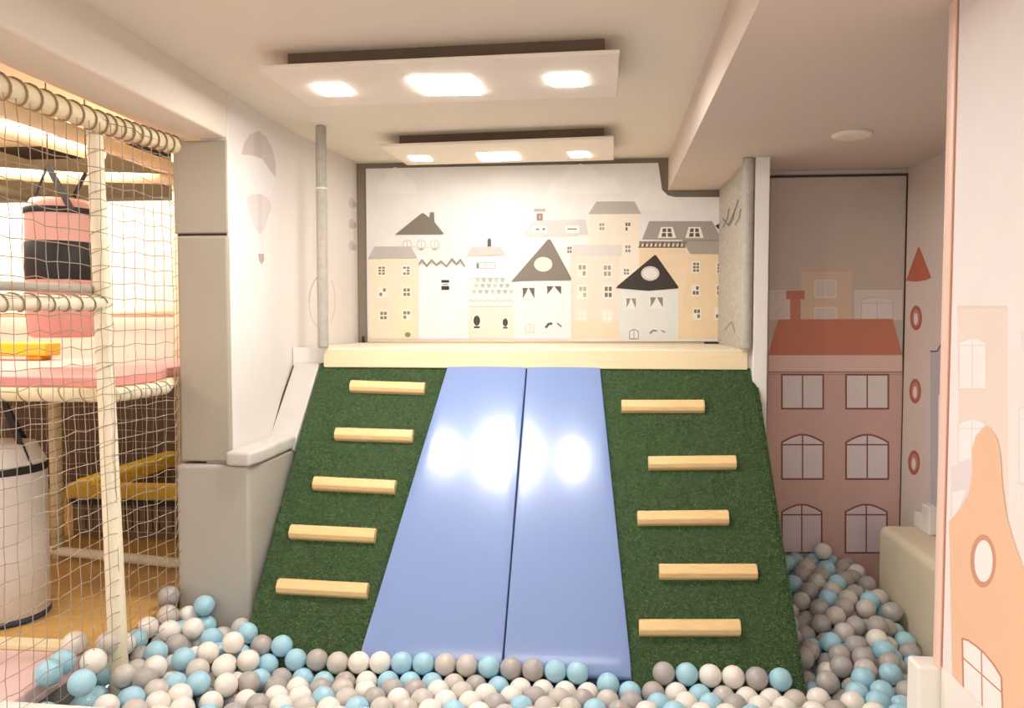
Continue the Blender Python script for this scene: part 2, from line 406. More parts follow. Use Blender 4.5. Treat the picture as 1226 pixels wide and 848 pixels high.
wp.line(arcpts(386,362,16,32,95,180), 1.4, (196,180,172)); wp.line(arcpts(386,362,16,32,180,250), 1.0, (206,192,184)); 
wp.line(arcpts(392,360,9,28,60,-70), 1.0, (210,198,192))
tag(link('oval_outline_decal', wp.bm, wp.mats, recalc=False), 'faint thin oval outline print behind the grey post on white wall', 'wall decal')
wp = Print(wl0, wln)
for y in (243,268,294): 
    wp.ell(421,y,3.6,6,(206,198,198),12); wp.ell(424,y+2,3,4,(190,182,182),10)
wp.line([(420,236),(426,300)],.8,(212,204,200))
tag(link('blossom_decal', wp.bm, wp.mats, recalc=False), 'faint mauve blossom print on white wall next to the mural edge', 'wall decal')

# ============================================================ CORRIDOR PANEL
pY = 3.455
x0, x1 = P(920,400,Y=pY).x, P(1081,400,Y=pY).x
ztop = P(1000,212,Y=pY).z
bm = new_bm(); box(bm, x0, x1, pY, pY+.014, .3, ztop)
cp = tag(link('corridor_panel', bm, printed((194,178,165))), 'tall printed panel with a terracotta roofed pink town house at the corridor end', 'wall panel')
bm = new_bm(); box(bm, x0-.006, x1+.014, pY-.006, pY+.012, ztop, ztop+.010); box(bm, x1+.002, x1+.014, pY-.006, pY+.012, .3, ztop)
o = link('panel_frame', bm, M_dark, cp); o['label'] = 'thin dark brown frame strip'
c = Print((0,pY,0),(0,-1,0), 890,280,2.827)
c.rect(195,122,368,292,(210,184,160)); c.rect(192,118,370,128,(202,174,150))
c.rect(375,190,538,292,(212,198,190)); c.archwin(400,215,505,292,8,(194,180,172),(218,206,200),3,235)
c.rect(86,190,160,292,(212,198,188))
for y in (212,270): c.line(arcpts(128,y,20,14,40,320),2,(196,180,172))
c.archwin(242,157,313,215,0,(226,208,190),(208,194,184),4); c.archwin(242,250,315,292,0,(226,208,190),(208,194,184),4)
c.rect(158,222,193,300,(192,124,100)); c.rect(145,193,207,222,(186,116,92))
c.rect(86,410,538,1200,(206,168,158))
c.rect(86,410,538,468,(222,190,178)); c.line([(86,468),(538,468)],5,(172,124,112)); c.line([(86,476),(538,476)],2,(172,124,112))
c.poly([(86,411),(92,380),(118,290),(505,288),(538,411)],(192,120,94))
LN=(134,82,70); PN=(222,210,206)
for xa_,xb_ in ((130,270),(347,490)):
    c.archwin(xa_,477,xb_,592,0,LN,PN,6); c.archwin(xa_,680,xb_,830,26,LN,PN,6,714)
c.org(900,560,2.945)
for xa_,xb_ in ((106,246),(330,476)): c.archwin(xa_,130,xb_,300,26,LN,(218,202,202),6,166)
link('town_house_print', c.bm, c.mats, cp, recalc=False)

# side wall prints
sp = Print((1.312,0,0),(-1,0,0),890,280,2.827)
sp.poly([(551,157),(634,152),(640,900),(556,900)],(226,208,198))
sp.poly([(551,158),(566,115),(593,42),(602,60),(636,148),(620,157),(590,162),(562,161)],(196,106,78))
for cx,cy in ((585,285),(582,533),(578,775)):
    sp.ell(cx,cy,20,42,(184,100,80)); sp.ell(cx,cy,12,30,(206,140,120)); sp.ell(cx-1,cy+4,7,20,(238,230,226))
sp.poly([(634,400),(655,398),(686,345),(700,345),(704,1020),(634,990)],(196,188,196))
sp.line([(634,398),(656,398),(690,340)],5,(104,92,96))
for cy,h in ((570,30),(622,52),(680,32),(832,40),(885,60),(945,36)):
    sp.rect(660,cy-h/2-10,694,cy+h/2+8,(238,234,234))
    if h==30 or h==40: sp.poly([(664,cy+h/2),(670,cy-2),(684,cy-h/2),(694,cy-h/2),(694,cy+h/2)],(50,44,50))
    else: sp.rect(664,cy-h/2,694,cy+h/2,(50,44,50))
tag(link('tower_decal', sp.bm, sp.mats, recalc=False), 'slim tower print with orange cone roof and oval windows on corridor side wall', 'wall decal')

# bench along the side wall
bx = P(1048,625,Y=3.25).x; bzt = .785
bm = new_bm(); box(bm, bx, 1.31, 1.9, 3.22, .166, bzt)
tag(link('bench_pad', bm, M_beige, bevel=.03, seg=4), 'beige padded bench block along the corridor wall beside the balls', 'bench')
a = P(1104,598,X=1.30); b = P(1122,626,X=1.30)
bm = new_bm(); box(bm, 1.27, 1.31, min(a.y,b.y)+.0, min(a.y,b.y)+.07, bzt-.001, a.z); box(bm, 1.27,1.31, min(a.y,b.y)+.07, max(a.y,b.y), bzt-.001, a.z-.045)
tag(link('white_pad', bm, M_white, bevel=.006), 'small stepped white pad standing on the beige bench against the wall', 'pad')

# ============================================================ FOREGROUND PARTITION
fx = .705; fy = P(1146,0,X=fx).y
fp = thing('foreground_partition', 'tall blush and white printed partition at the near right edge', 'partition', (fx+.04, fy-.5, 0))
bm = new_bm(); box(bm, fx, fx+.08, .2, fy, .905, ZB-.002); link('panel', bm, printed((232,223,220)), fp)
tx = P(1129,500,Y=fy).x
bm = new_bm()
prism(bm, [(fx+.05,fy-.002),(fx-.004,fy-.006),(tx+.004,fy-.004),(tx,fy+.008),(tx+.004,fy+.028),(fx+.05,fy+.03)], .895, ZB-.002)
o = link('edge_trim', bm, M_pinktrim, fp, bevel=.004); o['label'] = 'blush pink rounded edge strip'
bm = new_bm(); box(bm, fx-.0015, fx, fy-.010, fy-.004, .905, ZB-.004); link('seam', bm, M_seam, fp)
bm = new_bm(); box(bm, fx, fx+.08, .2, fy, .25, .905)
kx = P(1100,812,Y=fy).x
box(bm, kx, fx+.08, fy+.001, fy+.06, .25, .897); o = link('white_base', bm, M_white, fp, bevel=.006); o['label'] = 'white low base wall'
g_ = Print((fx,0,0),(-1,0,0),1120,250,2.735)
g_.rect(72,318,236,2000,(230,211,199)); g_.rect(236,400,500,2000,(233,222,218)); g_.rect(72,318,236,326,(224,204,190))
g_.archwin(78,425,166,590,14,(222,212,204),(236,230,226),4,448)
g_.archwin(76,690,166,830,16,(224,212,204),(236,230,228),4,720)
g_.archwin(276,640,420,900,16,(222,212,208),(236,228,226),4,690)
g_.poly([(281,410),(290,400),(420,400),(420,470),(290,470)],(222,214,216))
g_.org(0,0,1)
g_.poly([(1139,560),(1162,548),(1172,575),(1168,590),(1139,622)],(226,212,212)); g_.poly([(1141,590),(1158,586),(1150,606),(1141,622)],(236,228,228))
g_.poly([(1180,510),(1188,514),(1195,526),(1199,545),(1201,580),(1206,618),(1216,652),(1230,690),(1262,760),(1262,1000),(1137,960),(1137,625),(1150,610),(1161,590),(1165,565),(1164,540),(1169,522)],(232,188,154))
g_.ell(1178,672,15.5,32,(206,146,120)); g_.ell(1178.5,672,11,25,(238,232,228))
wa = [(1153,765),(1160,767),(1170,774),(1180,783),(1190,795),(1197,806),(1200,812)]
g_.poly(wa+[(1201,905),(1153,870)],(238,232,228)); g_.line(wa+[(1201,905)],2.2,(196,132,108)); g_.line([(1153,765),(1153,870)],2.2,(196,132,108))
g_.line([(1176,780),(1176,880)],1.6,(196,132,108)); g_.line([(1153,787),(1201,830)],1.6,(196,132,108))
for v_ in g_.bm.verts:
    if v_.co.z < .906: v_.co.z = .906
    if v_.co.y < .22: v_.co.y = .22
link('castle_print', g_.bm, g_.mats, fp, recalc=False)

# ============================================================ PILLAR AND LEDGE
pxl, pxr = P(209,300,Y=2.65).x, P(273,300,Y=2.65).x
z1, z2 = P(240,281,Y=2.65).z, P(240,557,Y=2.6).z
pil = thing('padded_pillar', 'tall square pillar wrapped in taupe grey pads beside the net', 'pillar', ((pxl+pxr)/2, 2.8, .4))
bm = new_bm(); box(bm, pxl, pxr, 2.65, 2.662, z1+.004, ZB-.006); link('upper_pad', bm, M_pillar, pil, bevel=.012)
bm = new_bm(); box(bm, pxl+.012, pxr+.004, 2.64, 2.662, z2+.003, z1-.004); link('middle_pad', bm, M_pillar, pil, bevel=.012)
bm = new_bm(); box(bm, pxl+.004, -1.342, 2.663, 2.98, z2+.002, ZB-.006); link('core', bm, M_pillar, pil)
bm = new_bm(); box(bm, pxl+.012, pxr-.008, 2.655, 2.6595, z1-.004, z1+.004); link('seam_gap', bm, M_dark, pil)
ramp_xl = -1.135
bm = new_bm(); prism(bm, [(pxl+.008,2.615),(-1.165,2.615),(ramp_xl-.008,2.70),(ramp_xl-.008,3.2),(pxl+.008,3.2)], .35, z2-.004)
link('base_pad', bm, M_block, pil, bevel=.012)
bm = new_bm(); prism(bm, [(pxr+.0,2.60),(-1.15,2.59),(ramp_xl-.002,2.66),(ramp_xl-.002,3.0),(WL(3.0)+.001,3.0),(WL(2.68)+.001,2.63)], z2-.002, z2+.048)
lc = tag(link('ledge_cap', bm, M_ledge, bevel=.012), 'chipped pale cap on the grey pillar base next to the turf', 'ledge')
# scuffs on the cap front
# sloping pad between wall and turf
th = math.atan2(.937, .77); SN, CS = math.sin(th), math.cos(th)
def R(x, s, h=0): return Vector((x, 2.45+s*CS-h*SN, .466+s*SN+h*CS))
rn = Vector((0,-SN,CS)); r0 = Vector((0,2.45,.466))
def PR(u, v, h=0):
    p = PP(u, v, r0+rn*h, rn); q = p-(r0+rn*h); return p.x, q.y*CS+q.z*SN
LR = math.hypot(.77,.937)
bm = new_bm()
aa, bb, cc2, dd = (352,433), (383,434), (351,538), (316,538)
def slab(bm, quad, h0, h1, mi=0):
    A = [PR(u,v,h1) for u,v in quad]
    hexa(bm, [R(x,s,h0) for x,s in A]+[R(x,s,h1) for x,s in A], mi)
slab(bm, [dd,cc2,bb,aa], -.03, .004)
tag(link('sloping_pad', bm, M_ledge, bevel=.006), 'pale grey sloping pad between the white wall and the left turf edge', 'pad')
# thin dark crack
bm = new_bm(); slab(bm, [(316,534),(319,536),(352,438),(351,437)], -.004, .0055)
o = tag(link('dark_seam_strip', bm, M_dark), 'thin dark peeling seam along the pale sloping pad', 'seam')

# ============================================================ POSTS, PLATFORM
def post(u, ytop, zt, ybot, label, joint=None):
    p = P(u, ytop, Y=3.17); t = thing('padded_post', label, 'post', (p.x, 3.17, ybot), 'grey sleeved posts at the slide top')
    bm = new_bm(); lathe(bm, [(.020, ybot), (.0215, ybot+.01), (.0215, zt-.005), (.020, zt)], p.x, 3.17, 20); link('sleeve', bm, M_post, t)
    if joint:
        z = P(u, joint, Y=3.17).z
        bm = new_bm(); lathe(bm, [(.0225, z-.004),(.0232, z),(.0225, z+.004)], p.x, 3.17, 20); link('joint_ring', bm, M_white, t)
    return p
zl = P(640,418,Y=3.2).z
post(384, 147, ZC-.001, zl+.002, 'grey sleeved post at the top of the left turf ramp', 226)
post(896, 188, ZB-.001, zl+.002, 'grey sleeved post beside the white partition at the slide top', None)
xl, xr = P(390,430,Y=3.2).x, pr0-.013
pf = thing('slide_platform', 'narrow cream platform at the top of the blue slide', 'platform', ((xl+xr)/2, 3.5, zl-.1))
bm = new_bm(); prism(bm, [(xl,3.2),(xr,3.2),(xr,3.925),(WL(3.925)+.004,3.925),(WL(3.3)+.006,3.3),(xl-.03,3.3)], zl-.03, zl); link('deck', bm, M_cream, pf, bevel=.006)
bm = new_bm(); prism(bm, [(WL(3.2)+.004,3.225),(xl-.006,3.225),(xl-.035,3.295),(WL(3.295)+.004,3.295)], .17, zl+.001); struct('trim_platform_end', bm, M_wall, bevel=.003)
bm = new_bm(); box(bm, xl-.005, xr, 3.185, 3.199, R(0,LR)[2]-.01, zl-.002); link('front_board', bm, M_creamwood, pf, bevel=.004)
bm = new_bm(); box(bm, -1.11, .63, 3.235, 3.9, .166, zl-.032); link('support_box', bm, M_dark, pf)
z0 = P(650,413,Y=3.92).z; 
bm = new_bm(); box(bm, W(441,410).x, W(864,410).x, 3.912, 3.928, zl+.001, W(650,409).z-.001); struct('trim_1', bm, M_creamwood, bevel=.002)
bm = new_bm(); box(bm, W(441,410).x, W(864,410).x, 3.908, 3.911, W(650,410.5).z-.003, W(650,409.5).z); struct('trim_2', bm, M_gold)
bm = new_bm(); box(bm, W(842,410).x, W(864,410).x, 3.900, 3.907, W(650,412.5).z, W(650,409).z)
tag(link('black_strip', bm, M_black), 'short black strip at the lower corner of the house mural', 'strip')
bm = new_bm(); lathe(bm, [(.008, zl+.001),(.008, zl+.03),(.004,zl+.034)], W(437,405).x, 3.90, 12)
tag(link('floor_bolt', bm, M_black), 'small dark bolt at the left corner below the mural', 'bolt')

# ============================================================ RAMPS
def turf(side):
    top_h = .012
    if side == 'left':
        quad = [(ramp_xl, -.42), PR(428,800)+(), PR(538,437), (-1.112, LR)]
        x_in0, s0 = PR(428,800); x_in1, s1 = PR(538,437); xo0, xo1 = ramp_xl-.002, -1.114
    else:
        x_in0, s0 = PR(757,812); x_in1, s1 = PR(718,437); xo0, xo1 = .667, .660
    k = (x_in1-x_in0)/(s1-s0); xin = lambda s: x_in0+k*(s-s0)
    ko = (xo1-xo0)/LR; xout = lambda s: xo0+ko*s
    return xin, xout
def make_turf(side, label):
    xin, xout = turf(side)
    cx = (xin(.5)+xout(.5))/2
    t = thing('turf_ramp', label, 'climbing ramp', (cx, 2.7, .3), 'green turf climbing ramps')
    sA, sB = -.30, LR
    bm = new_bm()
    A = [(xout(sA),sA),(xin(sA),sA),(xin(sB),sB),(xout(sB),sB)]
    # wedge body : sloping top, vertical back, flat underside
    topv = [R(x,s,-.002) for x,s in A]
    yb = topv[2].y; zb = .166
    lo = [Vector((topv[0].x,topv[0].y,zb)),Vector((topv[1].x,topv[1].y,zb)),Vector((topv[2].x,yb,zb)),Vector((topv[3].x,yb,zb))]
    hexa(bm, lo+topv); link('body', bm, M_turfbase, t)
    # carpet with a rounded outer border
    bm = new_bm(); n = 10; sg = -1 if side == 'left' else 1
    rows = []
    for i in range(31):
        s = sA+(sB-sA)*i/30
        xo, xi = xout(s), xin(s)
        rr = .03 if side == 'right' else .012
        prof = [(xo, -.16), (xo, .012-rr)]+[(xo-sg*rr*(1-math.cos(a)), .012-rr+rr*math.sin(a)) for a in [math.pi/2*j/5 for j in range(1,6)]]
        prof += [(xo-sg*rr+(xi-xo+sg*rr)*j/n, .012) for j in range(1,n+1)]
        prof += [(xi, -.01)]
        if s > LR-.06 and side=='right':
            f_ = (s-(LR-.06))/.06; prof = [(x-(.0 if j>2 else 0), h) for j,(x,h) in enumerate(prof)]
        rows.append([bm.verts.new(R(x,s,h)) for x,h in prof])
    for i in range(30):
        for j in range(len(rows[0])-1):
            f = bm.faces.new([rows[i][j],rows[i][j+1],rows[i+1][j+1],rows[i+1][j]]); f.smooth = True
    cpt = link('turf_carpet', bm, M_turfbase, t)
    # blades
    rnd = random.Random(11 if side == 'left' else 12)
    vs, fs = [], []
    area_n = 46000
    for i in range(area_n):
        s = rnd.uniform(-.12, sB-.002); a, b = xout(s), xin(s)
        lo_, hi = min(a,b)+.002, max(a,b)-.003
        x = rnd.uniform(lo_, hi)
        # rounded border height
        rr = .03 if side == 'right' else .012
        d = abs(x-a); h = .012 if d > rr else .012-rr+math.sqrt(max(0, rr*rr-(rr-d)**2))
        L = rnd.uniform(.006,.011); w = rnd.uniform(.0007,.0012); an = rnd.uniform(0, math.pi)
        lx, ls = rnd.gauss(0,.004), rnd.gauss(-.002,.004)
        dx, ds = math.cos(an)*w, math.sin(an)*w
        k0 = len(vs)
        vs += [R(x-dx,s-ds,h-.001), R(x+dx,s+ds,h-.001), R(x+lx,s+ls,h+L)]
        fs.append((k0,k0+1,k0+2))
    if side == 'right':     # blades on the visible outer flank
        for i in range(9000):
            s = rnd.uniform(-.12, sB-.002); h = rnd.uniform(-.14,-.01); x = xout(s); w = .001; k0 = len(vs)
            vs += [R(x,s-w,h), R(x,s+w,h), R(x+rnd.uniform(.005,.009),s+rnd.gauss(0,.003),h+rnd.gauss(.001,.003))]; fs.append((k0,k0+1,k0+2))
    me = bpy.data.meshes.new('grass_pile'); L0 = Vector(t.location)
    me.from_pydata([v-L0 for v in vs], [], fs); me.materials.append(M_turf)
    o = bpy.data.objects.new('grass_pile', me); COL.objects.link(o); o.parent = t; o['kind'] = 'stuff'
    return t
TL = make_turf('left', 'green turf climbing ramp left of the slide, against the grey pillar base')
TR = make_turf('right', 'green turf climbing ramp right of the slide, beside the ball filled corridor')
def rung(t, u0, v0, u1, v1, hp):
    (xa_, sa_), (xb_, sb_) = PR(u0, v0, .02), PR(u1, v1, .02)
    hw = hp/2; top = .042
    bm = new_bm()
    def ring(x, s):
        pr = [(-hw,.008),(-hw,top-.012),(-hw*.55,top),(hw*.55,top),(hw,top-.012),(hw,.008)]
        return [bm.verts.new(R(x, s+a, h)) for a, h in pr]
    r1 = ring(xa_, sa_); r2 = ring(xb_, sb_)
    bm.faces.new(r1); bm.faces.new(r2[::-1])
    for i in range(6): bm.faces.new([r1[i], r1[(i+1)%6], r2[(i+1)%6], r2[i]])
    link('rung', bm, M_wood, t, bevel=.003)
for a in ((420,463,509,466),(402,520,495,523),(376,579,474,584),(348,637,450,642),(333,702,441,708)): rung(TL, *a, .051)
for a in ((744,487,843,487),(776,555,881,554),(763,621,872,620),(789,685,906,685),(765,752,886,752)): rung(TR, *a, .051)

# blue slide: two long mats
sld = thing('slide', 'glossy blue two-panel slide between the turf ramps', 'slide', (-.2, 2.7, .3))
xiL, _ = turf('left'); xiR, _ = turf('right')
cx0, cs0 = PR(602,805); cx1, cs1 = PR(631.5,437); kc = (cx1-cx0)/(cs1-cs0); xc = lambda s: cx0+kc*(s-cs0)
def mat_half(xa_f, xb_f):
    bm = new_bm(); rows = []; n = 12
    sA, sB = .0, LR+.004
    for i in range(41):
        s = sA+(sB-sA)*i/40
        e = 0.0
        if i == 0: e = .014
        if i == 1: e = .006
        a, b = xa_f(s), xb_f(s); r = .005; hh = .024-e
        pr = [(a, -.01), (a, hh-r)]+[(a+r*(1-math.cos(t)), hh-r+r*math.sin(t)) for t in (math.pi/8,math.pi/4,3*math.pi/8,math.pi/2)]
        pr += [(a+r+(b-a-2*r)*j/n, hh+.0015*math.sin(math.pi*j/n)) for j in range(1,n)]
        pr += [(b-r*(1-math.cos(t)), hh-r+r*math.sin(t)) for t in (math.pi/2,3*math.pi/8,math.pi/4,math.pi/8)]+[(b, hh-r),(b,-.01)]
        ss = s if i != 1 else sA+.010
        rows.append([bm.verts.new(R(x,ss,h)) for x,h in pr])
    for i in range(40):
        for j in range(len(rows[0])-1):
            f = bm.faces.new([rows[i][j],rows[i][j+1],rows[i+1][j+1],rows[i+1][j]]); f.smooth = True
    bm.faces.new(rows[0]); bm.faces.new(rows[-1][::-1])
    link('slide_panel', bm, M_blue, sld)
mat_half(lambda s: xiL(s)+.001, lambda s: xc(s)-.0022)
mat_half(lambda s: xc(s)+.0022, lambda s: xiR(s)-.001)
bm = new_bm(); A = [(xiL(-.3)+.022,-.3),(xiR(-.3)-.022,-.3),(xiR(LR)-.022,LR),(xiL(LR)+.022,LR)]
topv = [R(x,s,-.012) for x,s in A]; zb = .166
hexa(bm, [Vector((topv[0].x,topv[0].y,zb)),Vector((topv[1].x,topv[1].y,zb)),Vector((topv[2].x,topv[2].y,zb)),Vector((topv[3].x,topv[3].y,zb))]+topv); link('body', bm, mat('dark_blue_base', (60,72,120), .6, .05, 6), sld)

# ============================================================ CEILING LIGHTS
def lightpanel(quad, squares, label, m_e, z, h):
    c4 = [P(u,v,Z=z) for u,v in quad]       # near-left, near-right, far-right, far-left
    cx = sum(p.x for p in c4)/4; cy = sum(p.y for p in c4)/4
    t = thing('ceiling_light_panel', label, 'ceiling light', (cx, cy, z), 'dropped ceiling light panels')
    bm = new_bm(); hexa(bm, [(p.x,p.y,z) for p in c4]+[(p.x,p.y,z+h) for p in c4]); link('panel', bm, mat('light_panel_paint', (240,228,212), .7, .02, 5), t, bevel=.003)
    bm = new_bm()
    ins = [(p.x+(.07 if p.x < cx else -.04), p.y+(.055 if p.y < cy else -.04)) for p in c4]
    hexa(bm, [(x,y,z+h+.0003) for x,y in ins]+[(x,y,ZC-.0005) for x,y in ins]); o = link('gap_shade_box', bm, mat('shadow_gap_brown', (112,92,76), .9, .1, 6), t)  # dark brown box painted to stand for the shade above the panel
    for sq in squares:
        s4 = [P(u,v,Z=z) for u,v in sq]
        bm = new_bm(); hexa(bm, [(p.x,p.y,z-.003) for p in s4]+[(p.x,p.y,z-.0002) for p in s4]); o = link('light_diffuser', bm, m_e, t); o['label'] = 'lit square diffuser'
lightpanel([(308,83),(742,64),(739,116),(372,128)],
           [[(490,93),(563,92),(577,112),(510,113)], [(376,102),(409,101),(421,113),(390,114)], [(656,90),(697,89),(699,102),(664,103)]],
           'nearer long dropped ceiling panel with three square lights', M_emit, 2.315, .012)
lightpanel([(455,176),(735,166),(735,192),(487,198)],
           [[(571,183.5),(618,182),(623,191),(577,192.5)], [(489,187),(512,186.5),(518,192),(495,192.5)], [(680,182),(703,181.5),(708,187.5),(684,188)]],
           'farther dropped ceiling panel with three square lights above the mural', M_emit2, 2.318, .012)

# ============================================================ LEFT PLAY FRAME
# room shell behind the net
bm = new_bm(); box(bm, -4.3, -1.44, -1.5, 5.2, 2.42, 2.54); struct('ceiling_left_room', bm, mat('left_room_ceiling', (238, 222, 190), .85, .04, 3))
bm = new_bm(); box(bm, -4.3, -1.20, 5.2, 5.3, 0.4, 2.5); struct('wall_left_room_back', bm, M_innerwall)
bm = new_bm(); box(bm, -4.4, -4.3, -1.5, 5.3, .4, 2.5); struct('wall_left_room_side', bm, M_innerwall)
bm = new_bm(); box(bm, -1.46, -1.34, 4.0, 5.2, .3, 2.5); struct('wall_left_room_inner', bm, M_innerwall)
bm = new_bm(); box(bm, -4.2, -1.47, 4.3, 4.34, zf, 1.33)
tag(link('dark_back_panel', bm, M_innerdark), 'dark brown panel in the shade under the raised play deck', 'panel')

pfm = thing('play_frame', 'cream padded climbing frame with raised deck behind the net', 'play frame', (-1.8, 2.8, zf))
netx = lambda y: -1.381 + (y-2.165)*.10 if y > 2.165 else -1.382
NP = lambda y, z: Vector((netx(y), y, z))
# main post (leans slightly)
pa_ = P(113,150,Y=2.2); pb_ = P(140,748,Y=2.2); pb2 = pa_+(pb_-pa_)*1.22
bm = new_bm(); tube(bm, [pb2, pb_, (pa_+pb_)/2, pa_, pa_+Vector((0,0,.03))], .0235, 16, radii=[.027,.027,.0245,.022,.022]); link('post', bm, M_framew, pfm)
def lash(p0, p1, r, turns, cr=.0022, par=pfm, m_=None):
    p0, p1 = Vector(p0), Vector(p1); t = (p1-p0).normalized(); ref = Vector((0,0,1)) if abs(t.z) < .9 else Vector((1,0,0))
    a = t.cross(ref).normalized(); b = t.cross(a); n = turns*14; bm = new_bm()
    tube(bm, [p0+(p1-p0)*i/n+(a*math.cos(2*math.pi*i/14)+b*math.sin(2*math.pi*i/14))*(r+cr*.6) for i in range(n+1)], cr, 5)
    return link('lashing', bm, m_ or M_cord, par)
lash(pb_, pa_, .0245, 26, .0010)
# top side rail
t0, t1, t2 = P(0,103,X=-1.40), P(118,146,X=-1.40), P(208,174,X=-1.365)
t00 = t0+(t0-t1)*1.2
bm = new_bm(); tube(bm, [t00, t0, t1, t2], .028, 14); link('rail', bm, M_frame, pfm)
lash(t0+(t0-t1)*.3, t1, .029, 9, .003); lash(t1, t2, .029, 9, .003)
# mid rail and grey strip (near bay)
r0_, r1_ = P(0,362,X=-1.40), P(120,363,X=-1.40)
bm = new_bm(); tube(bm, [r0_+(r0_-r1_)*1.2, r0_, r1_], .0215, 14); link('rail', bm, M_framew, pfm)
lash(r0_+(r0_-r1_)*.3, r1_, .022, 9, .0022)
g0, g1 = P(0,342,X=-1.44), P(118,347,X=-1.44)
bm = new_bm(); tube(bm, [g0+(g0-g1), g1], .013, 10); o = link('rail', bm, M_block, pfm); o['label'] = 'thin grey rail'
# deck
zd = P(120,473,Y=2.22).z; dk_y1 = 3.3; pCx = P(206,500,Y=3.25).x
bm = new_bm(); prism(bm, [(-1.42,2.22),(-1.375,2.45),(-1.455,2.66),(-1.45,dk_y1),(-3.0,dk_y1),(-3.0,2.22)], zd-.012, zd+.018); link('deck', bm, M_frame, pfm)
bm = new_bm(); tube(bm, [(-3.0,2.215,zd),(-1.41,2.215,zd)], .021, 14); link('rail', bm, M_frame, pfm); lash((-2.2,2.215,zd),(-1.42,2.215,zd),.021,12,.002)
bm = new_bm(); tube(bm, [(-1.40,2.22,zd),(-1.375,2.46,zd),(-1.455,2.63,zd)], .021, 14); link('rail', bm, M_framew, pfm); lash((-1.40,2.22,zd),(-1.375,2.46,zd),.021,5,.002)
bm = new_bm(); prism(bm, [(-1.435,2.235),(-1.41,2.45),(-1.475,2.66),(-1.47,dk_y1-.01),(-3.0,dk_y1-.01),(-3.0,2.235)], zd+.0185, zd+.052); 
tag(link('deck_mat', bm, M_pinkdeck, bevel=.006), 'rose pink mat on the raised deck behind the net', 'mat')
bm = new_bm(); box(bm, -2.9, pCx-.03, 3.40, 3.415, zd+.02, 2.12); tag(link('white_screen', bm, M_innerwall), 'bright white screen panel behind the raised deck', 'screen')
# far posts
pB0 = P(70,668,Z=zf); pC = P(206,500,Y=3.25)
bm = new_bm(); tube(bm, [(pB0.x,pB0.y,zf),(pB0.x,pB0.y,zd-.013)], .024, 14); link('post', bm, M_frame, pfm); lash((pB0.x,pB0.y,zf+.02),(pB0.x,pB0.y,zd-.03),.024,16,.0014)
bm = new_bm(); tube(bm, [(pC.x,3.34,zf+.34),(pC.x,3.34,2.42)], .026, 14); link('post', bm, M_frame, pfm); lash((pC.x,3.34,zf+.4),(pC.x,3.34,2.4),.026,26,.0014)
bm = new_bm(); tube(bm, [(-2.95,3.34,zf),(-2.95,3.34,2.42)], .026, 14); link('post', bm, M_frame, pfm)
# rear floor rail
e0, e1 = P(60,659,Z=zf+.03), P(219,675,Z=zf+.03)
bm = new_bm(); tube(bm, [e0+(e0-e1)*.6, e0, e1], .02, 12); link('rail', bm, M_framew, pfm)
# ceiling level beams
for (u0,v0,u1,v1,Y0,Y1,r) in ((-40,140,120,186,2.7,3.3,.032),(-40,205,112,215,3.3,3.3,.026),(118,170,212,205,2.9,3.4,.030),(120,212,212,215,3.3,3.3,.022),(-30,168,215,168,3.9,3.9,.03)):
    a, b = P(u0,v0,Y=Y0), P(u1,v1,Y=Y1)
    bm = new_bm(); tube(bm, [a, b], r, 12); link('rail', bm, M_frame, pfm)
for xx in (-2.95, pC.x):
    bm = new_bm(); tube(bm, [(xx,2.1,2.24),(xx,4.2,2.24)], .028, 12); link('rail', bm, M_frame, pfm)
bm = new_bm(); tube(bm, [(pC.x-.0,3.34,1.62),(-2.95,3.34,1.62)], .02, 12); link('rail', bm, M_framew, pfm)
# dark strips painted in for the shaded gaps of ceiling light panels
for u0,u1,v in ((14,98,185),(132,212,182)):
    a, b = P(u0,v,Z=2.41), P(u1,v,Z=2.41)
    bm = new_bm(); box(bm, a.x, b.x, a.y-.12, a.y+.12, 2.408, 2.4195)
    tag(link('ceiling_gap_shade', bm, M_dark), ('long dark strip painted as a shaded ceiling light panel gap above the pink punching bag' if u0 < 50 else 'long dark strip painted as a shaded ceiling light panel gap between net post and grey pillar'), 'painted gap shade')

# nets: strands as slim square cords
def net(name, label, f, us, vs, m_, r=.0013, sag=0.0):
    """f(u, v) -> point; us, vs lists"""
    bm = new_bm()
    for u in us: tube(bm, [f(u, v) for v in vs], r, 4, cap=False)
    for v in vs: tube(bm, [f(u, v) for u in us], r, 4, cap=False)
    return tag(link(name, bm, m_), label, 'net')
rn2 = random.Random(5)
jit = {}
def jj(a, b, k=.004):
    key = (round(a,3), round(b,3), k)
    if key not in jit: jit[key] = (rn2.uniform(-k,k), rn2.uniform(-k,k))
    return jit[key]
ys = [1.28+.0455*i for i in range(30)]; ys = [y for y in ys if y < 2.47]+[9]
zs = [.60+.0460*i for i in range(36)]; zs = [z for z in zs if z < 2.18]
def fnet(y, z):
    if y == 9: return Vector((-1.427, 2.642, z+.004))
    a, b = jj(y, z); rn_ = .006*math.sin(y*9+z*3)
    return Vector((netx(y)+.004+rn_, y+a, z+b-.006*math.sin((y*22)%math.pi)))
net('safety_net', 'knotted beige safety net stretched from the play frame to the grey pillar', fnet, ys, zs, M_net)
def fnet2(x, z): a, b = jj(x, z); return Vector((x+a, 2.235+.004*math.sin(x*8), z+b))
0 and net('deck_net', 'pale square mesh net above the raised deck front edge', fnet2, [-2.9+.05*i for i in range(30)], [zd+.07+.05*i for i in range(15)], M_netl, .0012)
def fnet3(x, z): a, b = jj(x, z); return Vector((x+a, 3.30+.004*math.sin(x*8), z+b))
net('rear_net', 'pale square mesh net behind the white bag, closing the frame rear', fnet3, [-2.9+.05*i for i in range(29)], [zf+.05+.05*i for i in range(15)], M_netl, .0012)

